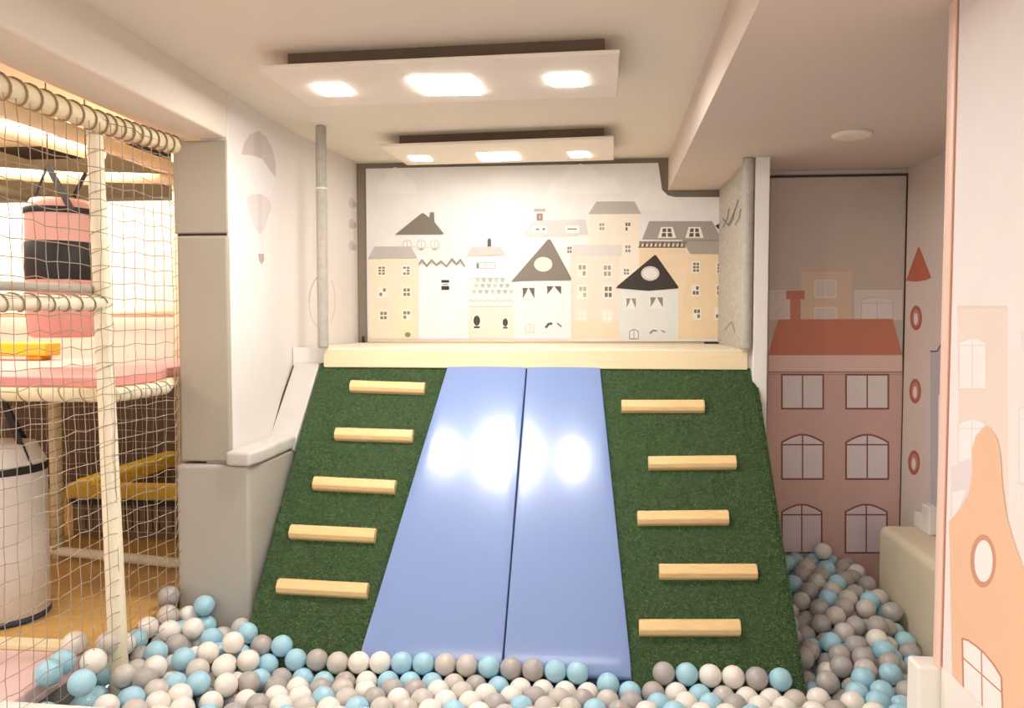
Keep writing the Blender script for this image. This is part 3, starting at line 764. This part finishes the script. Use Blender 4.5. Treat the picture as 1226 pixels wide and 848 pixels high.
# yellow edged box at the rear
bz = P(80,578,Y=3.35).z; bX = P(80,585,Y=3.35).x
tb = thing('padded_box', 'brown slatted play box with yellow padded rims, rear of frame', 'play box', (bX+.35, 3.7, zf))
bm = new_bm(); n = 22
for i in range(n):
    x = bX+.02+(.70)*i/n; box(bm, x, x+.70/n-.006, 3.36, 3.372, zf+.04, bz-.045)
box(bm, bX+.01, -1.50, 3.373, 3.38, zf+.002, bz-.05)
link('slatted_front', bm, M_brown, tb)
bm = new_bm(); box(bm, bX+.01, bX+.03, 3.382, 4.2, zf+.002, bz-.05); link('side_panel', bm, M_brown, tb)
bm = new_bm(); box(bm, bX-.005, -1.49, 3.335, 3.40, bz-.075, bz); link('yellow_front_rim', bm, M_yellow, tb, bevel=.02)
bm = new_bm(); box(bm, bX-.005, bX+.10, 3.402, 4.2, bz-.07, bz+.004); link('yellow_side_rim', bm, M_yellow, tb, bevel=.02)
bm = new_bm(); box(bm, bX+.002, -1.50, 3.345, 3.39, bz-.097, bz-.077); link('dark_gap_strip', bm, M_black, tb)

# punching bags
def tri_strap(bm, a, b, w):
    a, b = Vector(a), Vector(b); d = (b-a).normalized(); s = d.cross(Vector((0,1,0))).normalized()*w/2; n_ = Vector((0,.0015,0))
    hexa(bm, [a-s-n_, b-s-n_, b+s-n_, a+s-n_, a-s+n_, b-s+n_, b+s+n_, a+s+n_])
bY = 2.62
c0 = P(73,300,Y=bY); br = (P(108,300,Y=bY).x-P(38,300,Y=bY).x)/2
zz = lambda v: P(73,v,Y=bY).z
pb = thing('punching_bag', 'pink hanging punching bag with a wide black band behind the net', 'punching bag', (c0.x, bY, zz(403)))
def cyl(a, b, r, soft=.006): return [(r-soft, a), (r, a+soft), (r, b-soft), (r-soft, b)]
bm = new_bm(); lathe(bm, [(br-.02,zz(404)),(br,zz(401)),(br,zz(262)),(br-.004,zz(250)),(br-.02,zz(240)),(.02,zz(237))], c0.x, bY, 36); link('bag_body', bm, M_bagpink, pb)
bm = new_bm(); lathe(bm, cyl(zz(336), zz(291), br+.003, .002), c0.x, bY, 36); o = link('wide_band', bm, M_black, pb); o['label'] = 'wide black band'
bm = new_bm(); lathe(bm, cyl(zz(258), zz(251), br+.003, .001), c0.x, bY, 36); o = link('narrow_band', bm, M_black, pb); o['label'] = 'narrow black band'
bm = new_bm(); ap = P(57,198,Y=bY-.02); ap2 = P(103,207,Y=bY-.02)
tri_strap(bm, ap, P(39,244,Y=bY-.02), .008); tri_strap(bm, ap, P(86,252,Y=bY-.09), .022); tri_strap(bm, ap2, P(88,236,Y=bY-.02), .014); link('strap', bm, M_black, pb)
bm = new_bm(); tube(bm, [ap, (ap.x, ap.y, 2.415)], .0025, 6); tube(bm, [ap2, (ap2.x, ap2.y, 2.415)], .0025, 6); link('hanging_cord', bm, M_cord, pb)
wY = 2.44
c1 = P(0,640,Y=wY); wr = P(48,640,Y=wY).x-c1.x
zw = lambda v: P(0,v,Y=wY-wr).z
wb = thing('punching_bag', 'white hanging punching bag with black top straps under the raised deck', 'punching bag', (c1.x, wY, zf))
bm = new_bm(); lathe(bm, [(wr-.012,zf+.015),(wr,zf+.022),(wr,zw(572)),(wr,zw(565)),(wr-.03,zw(540)),(.03,zw(535))], c1.x, wY, 40); link('bag_body', bm, M_bagwhite, wb)
bm = new_bm(); lathe(bm, cyl(zw(575), zw(565), wr+.004, .002), c1.x, wY, 40); link('band', bm, M_black, wb)
bm = new_bm(); lathe(bm, cyl(zf+.004, zf+.018, wr+.002, .002), c1.x, wY, 40); link('base_piping', bm, M_navy, wb)
bm = new_bm(); ap = Vector((c1.x+.03, wY-.02, zd-.02))
tri_strap(bm, ap, (c1.x+wr*.95, wY-.03, zw(568)), .022); tri_strap(bm, ap, (c1.x-wr*.8, wY-.03, zw(568)), .022); tri_strap(bm, ap, (c1.x+.02, wY+.1, zw(540)), .022); link('strap', bm, M_black, wb)
# yellow and white pieces on the deck
a = P(64,410,Y=3.1); b = P(64,426,Y=3.1)
bm = new_bm(); box(bm, -2.9, a.x, 3.05, 3.15, b.z, a.z)
box(bm, -2.8, -2.7, 3.06, 3.14, zd+.053, b.z); box(bm, a.x-.1, a.x-.03, 3.06, 3.14, zd+.053, b.z)
tag(link('yellow_beam', bm, M_yellow, bevel=.012), 'yellow padded balance beam on the raised deck behind the net', 'balance beam')
bm = new_bm(); box(bm, P(194,450,Y=3.2).x, P(216,450,Y=3.2).x, 3.1, 3.25, zd+.053, P(200,440,Y=3.2).z)
tag(link('rose_cushion', bm, M_pinkdeck, bevel=.012), 'small rose cushion at the deck corner beside the grey pillar', 'cushion')

# ============================================================ BALLS
BALLS = '''-1075,2234,500 -1145,2203,517 515,2429,500 585,2429,500 445,2430,501 376,2431,502 306,2432,503 -1365,2186,537 236,2432,503 -29,2426,496 -1435,2299,583 -98,2427,497 -1435,2202,535 -168,2428,498 -307,2430,501 -1063,2364,517 -237,2429,499 -377,2431,502 -446,2431,502 -1126,2393,561 -516,2431,502 -586,2431,501 -725,2427,498 -656,2430,500 -794,2425,495 -1026,2282,486 738,2477,474 805,2563,486 700,2609,488 -863,2429,500 -933,2428,498 942,2528,484 -1190,2351,543 -1239,2292,547 -1108,2288,529 -1296,2465,572 -989,2454,530 65,2406,472 -1058,2453,529 700,2751,492 -1301,2242,541 -1293,2173,534 -1307,2565,612 -1435,2565,641 844,2480,489 -1435,2435,582 955,2425,479 1041,2543,485 -1199,2075,515 819,2835,507 -1272,2071,527 1003,2933,529 -1357,2427,576 -1332,2302,560 -1396,2489,603 -1306,2378,552 776,2361,468 -1092,2172,473 688,2395,459 -1168,2138,509 -1117,2477,558 -1022,2415,483 -1236,2134,521 1090,2926,524 846,2359,476 -1178,2264,527 817,2712,496 740,3063,523 201,2394,457 878,2866,526 971,2664,496 -1310,2010,532 -1233,2464,541 270,2394,457 791,2990,527 877,2773,506 -953,2178,470 704,2818,512 -1393,2037,518 700,2577,426 -708,2242,468 975,2740,501 803,3256,575 837,2922,528 -1215,2200,512 887,2612,494 1000,2809,519 62,2323,459 -626,2251,469 291,2316,466 619,2391,453 -413,2253,470 879,2421,478 -341,2253,469 -265,2249,468 -779,2241,469 -483,2253,470 887,2682,501 933,2827,508 -554,2253,469 361,2316,466 982,3390,591 -12,2318,460 1082,2737,460 -849,2240,469 131,2319,459 -153,2316,462 -82,2317,461 -302,2314,465 -375,2316,467 -225,2313,462 -1365,2565,573 -883,2179,469 431,2316,466 131,2392,455 792,3105,548 -448,2318,468 -813,2180,469 -519,2317,468 -589,2316,467 -1435,2367,567 834,3044,545 -189,2244,468 809,2423,469 821,2634,490 -922,2240,467 210,2315,460 884,2980,544 501,2316,465 -273,2391,453 922,2921,536 -745,2317,460 -119,2242,469 -1128,2075,502 965,2594,487 -661,2191,469 -1007,2220,459 1090,2806,468 -957,2320,457 700,3244,507 340,2393,455 -896,2390,453 734,3183,514 -670,2311,460 571,2316,465 -204,2390,452 -815,2318,458 -689,2390,452 410,2392,454 -343,2392,454 -742,2181,468 549,2391,453 -589,2192,469 479,2391,454 -966,2389,451 -1393,2323,533 1090,3178,529 914,2362,463 -887,2320,456 -1435,2158,481 -48,2242,469 840,3158,564 872,2544,485 -1020,2348,464 -620,2392,454 877,3099,558 -412,2392,455 -135,2389,450 -1303,2565,542 -518,2193,470 736,2678,480 956,2985,543 700,3051,467 762,2816,473 -481,2393,455 -551,2393,455 700,2888,506 3,2387,448 -1232,2014,521 -66,2388,449 1037,2994,535 733,3303,528 -758,2387,449 23,2241,469 953,3105,556 1090,3052,524 -448,2193,470 1046,2854,493 -827,2386,447 916,3042,551 700,3186,454 949,3224,569 700,3359,504 911,3160,565 -1367,2255,521 1006,3181,544 1010,3073,532 700,2646,429 -1176,2565,538 -1288,2325,510 94,2243,468 1054,3361,531 -1435,2270,519 700,3085,389 1071,2669,449 738,2946,502 874,3219,571 700,2508,423 700,2715,433 -378,2193,470 719,2323,458 794,2676,441 700,2891,380 -1387,2208,474 764,2885,480 700,2848,449 -1069,2259,436 651,2308,460 171,2247,467 1090,3301,533 700,2982,457 777,2609,441 250,2251,469 769,3244,516 1055,3241,530 878,3420,538 700,2960,383 1009,2635,445 783,2467,422 700,3401,403 700,2822,377 765,3373,527 -1147,2293,471 -1188,2420,512 -1244,2565,505 700,3117,450 948,3420,538 -1399,2448,524 -306,2192,469 -1291,2503,514 815,2297,470 -1435,1935,541 1000,2566,433 700,3301,467 1090,3420,529 325,2250,469 -1120,2432,504 829,2522,435 700,3155,392 1018,3420,539 762,2740,463 1023,2774,463 1090,2898,461 -1000,2117,470 700,3294,398 802,2947,473 -1131,2351,506 -1358,2502,546 700,3224,395 -1246,2381,513 848,2592,439 759,2718,397 -1129,2228,454 700,3420,470 885,2299,468 1090,2987,490 -1259,2259,488 395,2249,469 -1435,2264,450 -1084,2321,464 716,2783,432 930,2638,446 700,2684,370 -1196,2245,463 -1069,2106,468 761,2539,437 -1335,2159,480 1010,2704,453 820,2779,465 -231,2188,467 914,2571,437 711,2916,443 955,2950,482 1023,3301,515 992,2893,473 -1084,2394,457 803,3304,524 -1163,2015,507 465,2248,469 -1331,2446,514 -1221,2408,452 913,3360,534 978,2827,455 -847,2119,469 -991,2348,401 964,2481,438 -1352,1935,536 -922,2115,468 -1211,2315,487 934,2707,455 825,2633,387 1066,3119,501 724,3022,404 838,2888,467 -1435,2502,546 -1435,2083,486 873,3305,524 989,3012,488 -1368,2387,520 -1184,2565,469 719,2441,417 801,3068,489 930,2776,461 839,3245,517 1030,2498,433 848,3004,490 -1060,2353,407 885,2946,483 -1260,2350,452 757,2649,388 879,3066,496 -1168,2288,405 871,2827,462 757,3122,490 862,2661,440 -695,2130,469 700,2615,367 535,2248,469 805,3184,509 983,3361,527 -155,2183,468 -1179,2178,450 700,2753,373 737,3244,448 -1268,1954,528 922,2887,475 966,2317,477 899,2504,434 1039,2944,470 -1367,2271,454 784,2782,404 -1435,2565,571 950,3300,528 868,2730,453 986,3131,501 917,2433,421 -624,2132,470 837,3364,532 -1282,2113,473 760,3015,470 1070,2599,441 -1267,2181,470 -1352,2334,479 986,3243,513 -1379,2159,425 966,2385,423 1029,2538,377 -1154,2394,457 -1303,2296,449 1090,3094,440 912,3127,503 808,3120,443 -1179,2463,445 759,2580,381 -1166,2488,508 -1319,2226,476 -1325,1995,420 -1256,1995,406 -1188,1994,393 -1117,1995,378 -1049,1995,365 -911,1996,355 -841,1997,355 -762,2009,355 -692,2010,355 -623,2010,355 -553,2010,355 -483,2010,355 -413,2010,355 -343,2010,355 -273,2010,355 -203,2008,355 -133,2004,355 -46,2001,355 33,2005,355 109,2011,355 179,2011,355 249,2011,355 319,2011,355 388,2010,355 463,2006,355 533,2006,355 640,1995,355 710,1995,355 780,1995,355 849,1995,355 919,1995,355 988,1995,355 -1152,1935,385 -1083,1935,372 -1014,1935,358 -874,1935,355 -800,1940,355 -726,1949,355 -658,1935,355 -588,1935,355 -518,1935,355 -448,1948,355 -378,1935,355 -308,1935,355 -239,1935,355 -169,1935,355 -99,1935,355 4,1935,355 73,1947,355 143,1950,355 214,1951,355 283,1950,355 354,1950,355 422,1935,355 491,1935,355 -1222,1935,399 675,1935,355 745,1935,355 814,1935,355 884,1935,355 953,1935,355 1022,1935,355 -1396,1992,425 569,2106,412 656,2116,400 745,2136,412 816,2135,412 886,2135,412 958,2133,411 -448,2233,413 -378,2233,412 -1122,2174,411 -1069,2144,369 -918,2158,413 429,2108,412 499,2107,412 -778,2161,412 -695,2172,411 -624,2173,412 -553,2173,412 -483,2173,413 -413,2173,413 -343,2173,413 1042,2100,403 -195,2168,411 -119,2163,411 -49,2162,412 23,2163,411 99,2167,411 178,2174,411 250,2174,412 -848,2159,412 851,2196,412 -553,2292,412 -483,2293,413 -413,2293,413 -341,2292,411 -266,2288,411 -188,2284,411 -118,2283,412 1090,2224,355 322,2172,412 395,2169,412 465,2168,412 535,2167,412 604,2166,412 691,2177,400 781,2195,412 -884,2219,412 -814,2220,412 -743,2221,412 -661,2232,411 -588,2232,412 -518,2233,413 921,2198,411 980,2228,389 -306,2232,411 -230,2229,411 -154,2224,411 -83,2222,412 -13,2222,412 59,2223,411 -1125,2237,385 -957,2220,410 -447,2354,409 -378,2354,408 -309,2353,407 -240,2352,406 -1096,2299,385 -954,2310,355 -856,2346,399 -789,2348,401 430,2228,412 500,2228,412 570,2227,412 640,2226,412 -721,2350,403 -653,2352,406 -584,2354,408 -516,2354,409 814,2257,412 884,2258,412 948,2281,420 1030,2261,355 134,2227,411 214,2233,411 288,2232,412 360,2229,412 -48,2282,412 -1058,2243,369 -922,2281,410 -850,2279,412 -779,2281,412 -709,2282,411 -624,2291,412 727,2236,397 700,2410,358 443,2353,408 513,2353,407 583,2352,407 653,2352,406 731,2373,409 799,2388,409 868,2385,416 1020,2429,424 1090,2463,429 -1197,1935,517 1029,2400,361 -1129,2353,408 94,2283,412 170,2287,410 254,2291,412 326,2290,412 396,2289,412 466,2288,412 536,2288,412 851,2455,424 606,2287,412 689,2293,403 773,2314,413 848,2318,412 918,2340,397 1001,2325,417 1090,2365,357 22,2281,412 -448,1935,475 -378,1935,475 -308,1935,476 -238,1935,476 -169,1948,474 -82,1935,462 -13,1935,462 -1129,1955,500 144,1935,474 213,1948,472 283,1950,472 351,1935,475 422,1935,476 515,1935,455 587,1935,452 -518,1935,475 374,2354,408 670,1935,473 745,1935,476 815,1935,475 884,1935,476 954,1935,476 1057,1935,416 75,1935,475 -171,2351,404 -103,2349,403 -34,2348,402 33,2347,400 168,2355,410 236,2356,411 304,2355,409 -553,2011,471 -483,2012,471 -413,2012,471 -343,2012,471 -274,2011,471 -204,2009,472 -124,2001,467 -1094,2015,493 32,2004,467 107,2008,471 179,2009,471 249,2011,471 319,2010,471 390,2008,471 462,2007,468 -623,2010,471 622,2005,456 710,1995,469 780,1995,469 850,1995,469 920,1995,476 1004,2004,462 1090,1988,448 -50,1997,463 -1059,1935,490 -967,1935,421 -905,1935,472 -799,1935,472 -729,1935,474 -658,1944,475 -588,1935,476 551,1996,459 -588,2072,470 -518,2072,470 -448,2072,470 -378,2072,470 -308,2072,470 -1369,2099,476 -1033,2049,454 -965,2057,467 -10,2061,467 67,2065,466 142,2068,470 214,2072,470 284,2071,470 -808,2055,465 -730,2063,471 -658,2070,471 580,2060,463 658,2065,457 745,2056,469 815,2055,469 885,2055,469 -237,2070,470 -162,2065,467 -86,2060,467 -1003,1996,420 -945,1991,460 -842,1990,466 -765,2000,471 -692,2005,473 356,2070,470 428,2067,468 499,2066,469 -518,1994,413 918,1935,415 988,1935,415 1090,1935,355 -1435,1994,482 -1355,1991,482 -1278,1995,472 -1209,1995,458 73,1994,411 -1071,1995,431 -980,1995,355 -891,1977,418 -799,1993,411 -727,1994,413 -658,1994,413 -588,1994,413 675,2015,412 -448,1994,413 -378,1994,413 -308,1994,413 -238,1994,413 -169,1994,414 -90,1988,407 -5,1988,410 -884,2057,472 144,1995,413 214,1994,413 283,1994,413 353,1994,413 424,1993,412 500,1988,412 586,1994,398 1089,2049,415 61,2181,467 135,2186,467 213,2191,468 287,2191,469 359,2189,468 430,2188,469 500,2187,469 178,2131,469 -773,2118,467 -553,2132,469 -483,2133,470 -413,2133,470 988,2095,469 780,2116,469 -343,2133,470 -271,2131,469 -197,2127,467 -122,2122,467 -48,2121,468 25,2121,467 102,2125,467 -1141,1995,444 250,2132,470 321,2130,469 393,2128,468 464,2127,469 534,2127,469 616,2120,463 694,2125,458 710,2075,412 780,2075,412 850,2075,412 920,2074,412 992,2053,414 1090,2084,355 -1435,2118,425 -271,2173,411 -1211,2116,458 -1139,2118,448 -1032,2102,410 -956,2100,409 -882,2098,412 -812,2100,412 621,2056,399 -730,2112,411 -658,2113,412 -588,2113,412 -518,2113,412 -448,2113,413 -378,2113,413 -308,2113,413 -237,2113,411 -160,2108,411 -84,2103,411 -12,2103,411 64,2107,411 143,2114,411 214,2114,412 284,2113,412 356,2112,411 248,1935,413 -837,1935,414 -762,1935,413 -693,1935,415 -623,1935,415 -553,1935,415 -483,1935,415 -413,1935,415 849,1954,413 -273,1935,415 -204,1935,415 -134,1935,415 -48,1935,401 39,1935,415 109,1935,414 178,1935,413 1090,2145,424 318,1935,413 387,1935,415 457,1935,416 548,1935,394 641,1954,412 710,1935,415 779,1935,415 570,2187,469 -84,2182,469 -13,2181,469 -992,2159,415 851,2116,469 921,2115,468 1019,2152,442 909,2399,361 968,2436,365 1090,2435,365 882,2298,355 969,2365,357 1030,2330,355 -1228,2502,479 -1196,2348,427 700,2478,361 766,2431,364 836,2426,364 893,2473,369 956,2504,373 700,2342,355 771,2353,355 846,2358,356 -944,1935,355 -1055,2192,417 651,2180,463 728,2188,457 816,2176,469 888,2176,468 982,2209,456 1054,2203,411 -343,1935,415 1029,2469,369 -1397,1935,483 -1313,1935,478 -1244,1935,465 -1175,1935,451 -1106,1935,437 -1037,1935,424 208,2307,355 -885,2300,355 -815,2301,355 -745,2305,355 -672,2302,355 -589,2310,355 -518,2310,355 -448,2310,355 1090,2262,416 -303,2308,355 -226,2304,355 -152,2305,355 -82,2303,355 -12,2302,355 58,2301,355 130,2303,355 -997,2277,419 605,2247,469 690,2247,455 758,2259,455 850,2237,469 920,2238,468 1023,2261,434 290,2310,355 361,2310,355 431,2309,355 501,2308,355 571,2308,355 640,2307,355 743,2289,355 812,2297,355 251,2252,355 325,2250,355 395,2249,355 -707,2241,355 -625,2251,355 -553,2251,355 -483,2251,355 -413,2251,355 1070,2328,413 -1030,2306,365 -118,2243,355 -48,2242,355 22,2241,355 95,2242,355 171,2246,355 605,2247,355 674,2246,355 782,2234,355 851,2236,355 921,2240,355 970,2295,355 101,2352,406 -923,2350,403 -378,2310,355 1090,2296,355 -1435,2393,502 -1268,2446,484 -988,2250,355 465,2248,355 535,2248,355 215,2192,355 286,2192,355 359,2189,355 430,2188,355 500,2188,355 -589,2191,355 -518,2191,355 -448,2191,355 1024,2176,355 -1433,2328,476 1036,2370,458 1090,2394,421 -13,2181,355 60,2182,355 136,2186,355 -848,2240,355 -779,2241,355 569,2187,355 639,2186,355 744,2176,355 816,2175,355 886,2176,355 955,2174,355 -343,2251,355 -267,2248,355 -190,2243,355 -1309,2388,483 -1234,2291,426 -1018,2188,359 -918,2239,355 955,2574,381 1090,2504,373 1059,2431,482 885,2882,416 956,2880,416 1032,2887,416 994,2113,355 1090,2154,355 -1435,2199,425 700,2546,364 827,2494,372 893,2542,377 -951,2178,355 -882,2179,355 -813,2180,355 -742,2181,355 -659,2191,355 780,2116,355 850,2115,355 920,2115,355 -378,2191,355 -308,2191,355 -232,2187,355 -155,2183,355 -83,2182,355 -1277,2238,422 -1245,2181,404 -1191,2223,398 874,3241,457 944,3242,457 1027,3256,459 739,3362,446 804,3360,470 873,3360,470 908,3301,464 1027,3131,444 971,2780,404 1030,2745,400 826,2564,379 891,2611,385 969,2641,388 1029,2607,384 838,3300,464 1090,2780,404 756,2846,410 826,2846,412 909,2678,392 970,2711,396 1030,2676,392 829,2718,397 911,2746,400 791,2905,418 850,2941,423 920,2942,423 989,2941,423 853,2783,404 915,2820,409 1029,2817,408 1090,2710,396 1090,2573,380 760,2511,373 977,3302,464 1090,3299,463 814,3000,429 883,3001,429 953,3002,430 1025,3000,429 756,3076,435 1090,2641,388 985,3064,437 1090,3025,432 769,3178,450 878,3121,443 947,3123,443 1090,2956,424 757,2964,423 805,3239,457 841,3180,450 911,3182,450 980,3183,450 1090,3162,448 769,3302,464 845,3061,436 915,3062,436 -846,2119,355 -776,2120,355 -694,2131,355 -623,2131,355 -553,2131,355 -483,2131,355 885,2055,355 955,2055,355 -273,2131,355 -198,2127,355 -120,2122,355 -49,2121,355 24,2122,355 101,2126,355 -994,2123,355 -916,2118,355 320,2131,355 394,2128,355 464,2128,355 534,2127,355 604,2126,355 709,2116,355 -413,2131,355 -343,2131,355 769,3420,475 838,3420,475 908,3420,475 977,3420,475 1046,3420,475 1090,3367,471 180,2132,355 250,2132,355 745,2056,355 815,2055,355 -308,2070,355 -238,2070,355 -164,2066,355 -85,2062,355 -11,2062,355 66,2066,355 284,2071,355 354,2071,355 429,2067,355 499,2067,355 568,2066,355 675,2056,355 842,3125,503 918,3008,489 1090,2849,412 1029,2051,355 -1313,2180,418 -1259,2114,407 -1193,2136,394 -1128,2113,381 950,3069,496 1043,3055,473 875,3185,510 945,3187,510 1039,3192,484 -1086,2057,372 -949,2057,355 1090,2532,437 1022,3355,470 909,3246,517 1090,3230,456 942,3361,471 -448,2071,355 -378,2071,355 1090,2011,355 -1435,2048,425 -1328,2112,421 -1291,2054,413 -1222,2055,399 -1155,2052,386 145,2072,355 214,2072,355 -880,2059,355 -810,2059,355 -728,2070,355 -658,2071,355 -588,2071,355 -518,2071,355 745,2015,412 815,2015,412 885,2014,412 953,1995,415 1040,2001,402 -1364,2053,425 -1318,2052,478 -1244,2055,465 -1176,2056,452 -1107,2056,438 -1018,2057,359 -922,2040,416 -852,2036,414 -764,2052,411 -693,2053,413 -623,2053,413 -553,2054,413 -483,2053,413 -413,2054,413 -343,2054,413 -273,2054,413 -203,2053,412 -126,2048,410 -48,2043,411 29,2048,411 108,2054,411 179,2054,413 249,2054,413 319,2054,412 390,2052,411 464,2048,412 534,2047,412 -1290,1935,413 -1358,1935,425 -1435,1935,425 605,1935,355'''
def ballmat(name, c, al, sss, rough=.32):
    m = mat(name, c, rough, .04, 6, spec=.5, sss=sss); b = m.node_tree.nodes['Principled BSDF']
    return m
BM = [ballmat('ball_blue', (166,208,224), 1, .25), ballmat('ball_grey', (176,169,165), 1, .15), ballmat('ball_pearl', (236,230,222), 1, .35), ballmat('ball_smoke', (204,196,188), 1, .3)]
BR = .0348
def sphere_mesh(name, m, sub):
    bm = new_bm(); bmesh.ops.create_icosphere(bm, subdivisions=sub, radius=BR)
    for f in bm.faces: f.smooth = True
    me = bpy.data.meshes.new(name); bm.to_mesh(me); bm.free(); me.materials.append(m); return me
def ball_me(name, m):
    # uv sphere with the moulding seam every play ball has
    bm = new_bm(); n = 17; prof = []
    for i in range(n+1):
        a = -math.pi/2+math.pi*i/n; prof.append((max(BR*math.cos(a), .0004), BR*math.sin(a)))
    k = len(prof)//2
    prof = prof[:k]+[(BR*.9995,-.0011),(BR*1.006,0),(BR*.9995,.0011)]+prof[k:]
    lathe(bm, prof, 0, 0, 24)
    bmesh.ops.recalc_face_normals(bm, faces=bm.faces)
    me = bpy.data.meshes.new(name); bm.to_mesh(me); bm.free(); me.materials.append(m); return me
MEB = [ball_me('ball_mesh_'+s, BM[i]) for i, s in enumerate(('blue','grey','pearl','smoke'))]
CN = ['light blue', 'mid grey', 'pearly white', 'pale smoky beige']
rb = random.Random(21)
pts = [tuple(int(c_)/1000 for c_ in r.split(',')) for r in BALLS.split()]
fillv = []
pts = [(x, y, z+(.03*min(max((y-2.42)/.9,0),1) if x > .665 else 0)) for x, y, z in pts]
extra = []
for u, v in ((38,827),(75,793),(60,824),(98,818),(112,792),(90,770),(58,806),(130,770)):
    q_ = P(u, v, Z=zf+.036)
    if all((Vector(p)-q_).length > .066 for p in pts[:300]+extra) and q_.y > 1.9: extra.append(tuple(q_))
pts = extra+pts; NIND = 300
for i, (x, y, z) in enumerate(pts):
    corridor = x > .66 and y > 2.42
    w = (.28,.44,.06,.22) if corridor else (.28,.20,.34,.18)
    k = rb.choices(range(4), w)[0]
    if i < NIND:
        o = bpy.data.objects.new('pit_ball', MEB[k]); COL.objects.link(o); o.location = (x, y, z)
        o.rotation_euler = (rb.uniform(0,6.3), rb.uniform(0,6.3), rb.uniform(0,6.3))
        if corridor:
            if y > 2.95: where = 'far down the corridor beside the turf ramp'
            else: where = 'in the corridor between turf ramp and beige bench'
        elif x > .64: where = 'in the pit at the corridor mouth'
        elif x < -1.1: where = 'heaped by the net and grey pillar'
        elif x < xiL(0)+.0: where = 'along the foot of the left turf ramp'
        elif x > xiR(0): where = 'along the foot of the right turf ramp'
        else: where = 'at the foot of the blue slide'
        tag(o, '%s plastic ball %s' % (CN[k], where), 'ball', '%s balls %s' % (CN[k], where))
    else: fillv.append((x, y, z, k))
bm = new_bm()
tmp = bmesh.new(); bmesh.ops.create_icosphere(tmp, subdivisions=2, radius=BR)
tv = [v.co.copy() for v in tmp.verts]; tf = [[v.index for v in f.verts] for f in tmp.faces]; tmp.free()
vs, fs, mi = [], [], []
for x, y, z, k in fillv:
    k0 = len(vs); c_ = Vector((x,y,z)); vs += [v+c_ for v in tv]; fs += [[a+k0 for a in f] for f in tf]; mi += [k]*len(tf)
me = bpy.data.meshes.new('pit_balls_below'); me.from_pydata(vs, [], fs)
for m_ in BM: me.materials.append(m_)
me.polygons.foreach_set('material_index', mi); me.polygons.foreach_set('use_smooth', [True]*len(fs))
o = bpy.data.objects.new('pit_balls', me); COL.objects.link(o)
tag(o, 'mass of mixed plastic balls lying below and between the topmost balls', 'balls', kind='stuff')

# ============================================================ LIGHT
def area(name, loc, size, power, col, rot=(0,0,0), sy=None):
    l = bpy.data.lights.new(name, 'AREA'); l.energy = power; l.color = col; l.size = size
    if sy: l.shape = 'RECTANGLE'; l.size_y = sy
    o = bpy.data.objects.new(name, l); COL.objects.link(o); o.location = loc; o.rotation_euler = rot; return o
area('fill_lamp_overhead', (-.4, .2, 2.34), 1.3, 26, (1,.97,.93))  # unseen fill lamp added for general brightness, no fitting modelled
0 and area('ceiling_lamp_front', (-.4, 2.33, 2.28), .9, 5, (1,.97,.93), sy=.3)
0 and area('ceiling_lamp_rear', (-.4, 3.37, 2.285), .8, 2.0, (1,.97,.93), sy=.3)
area('left_room_lamp', (-2.4, 3.0, 2.38), 1.0, 32, (1,.95,.85))
area('left_room_lamp_low', (-2.6, 1.4, 2.38), 1.0, 18, (1,.96,.89))
w = bpy.data.worlds.new('world'); sc.world = w; w.use_nodes = True
bg = w.node_tree.nodes['Background']; bg.inputs[0].default_value = (1,.985,.965,1); bg.inputs[1].default_value = 1.3
sc.view_settings.view_transform = 'Standard'
sc.view_settings.look = 'None'
sc.view_settings.exposure = .12
try: sc.cycles.use_denoising = True
except Exception: pass
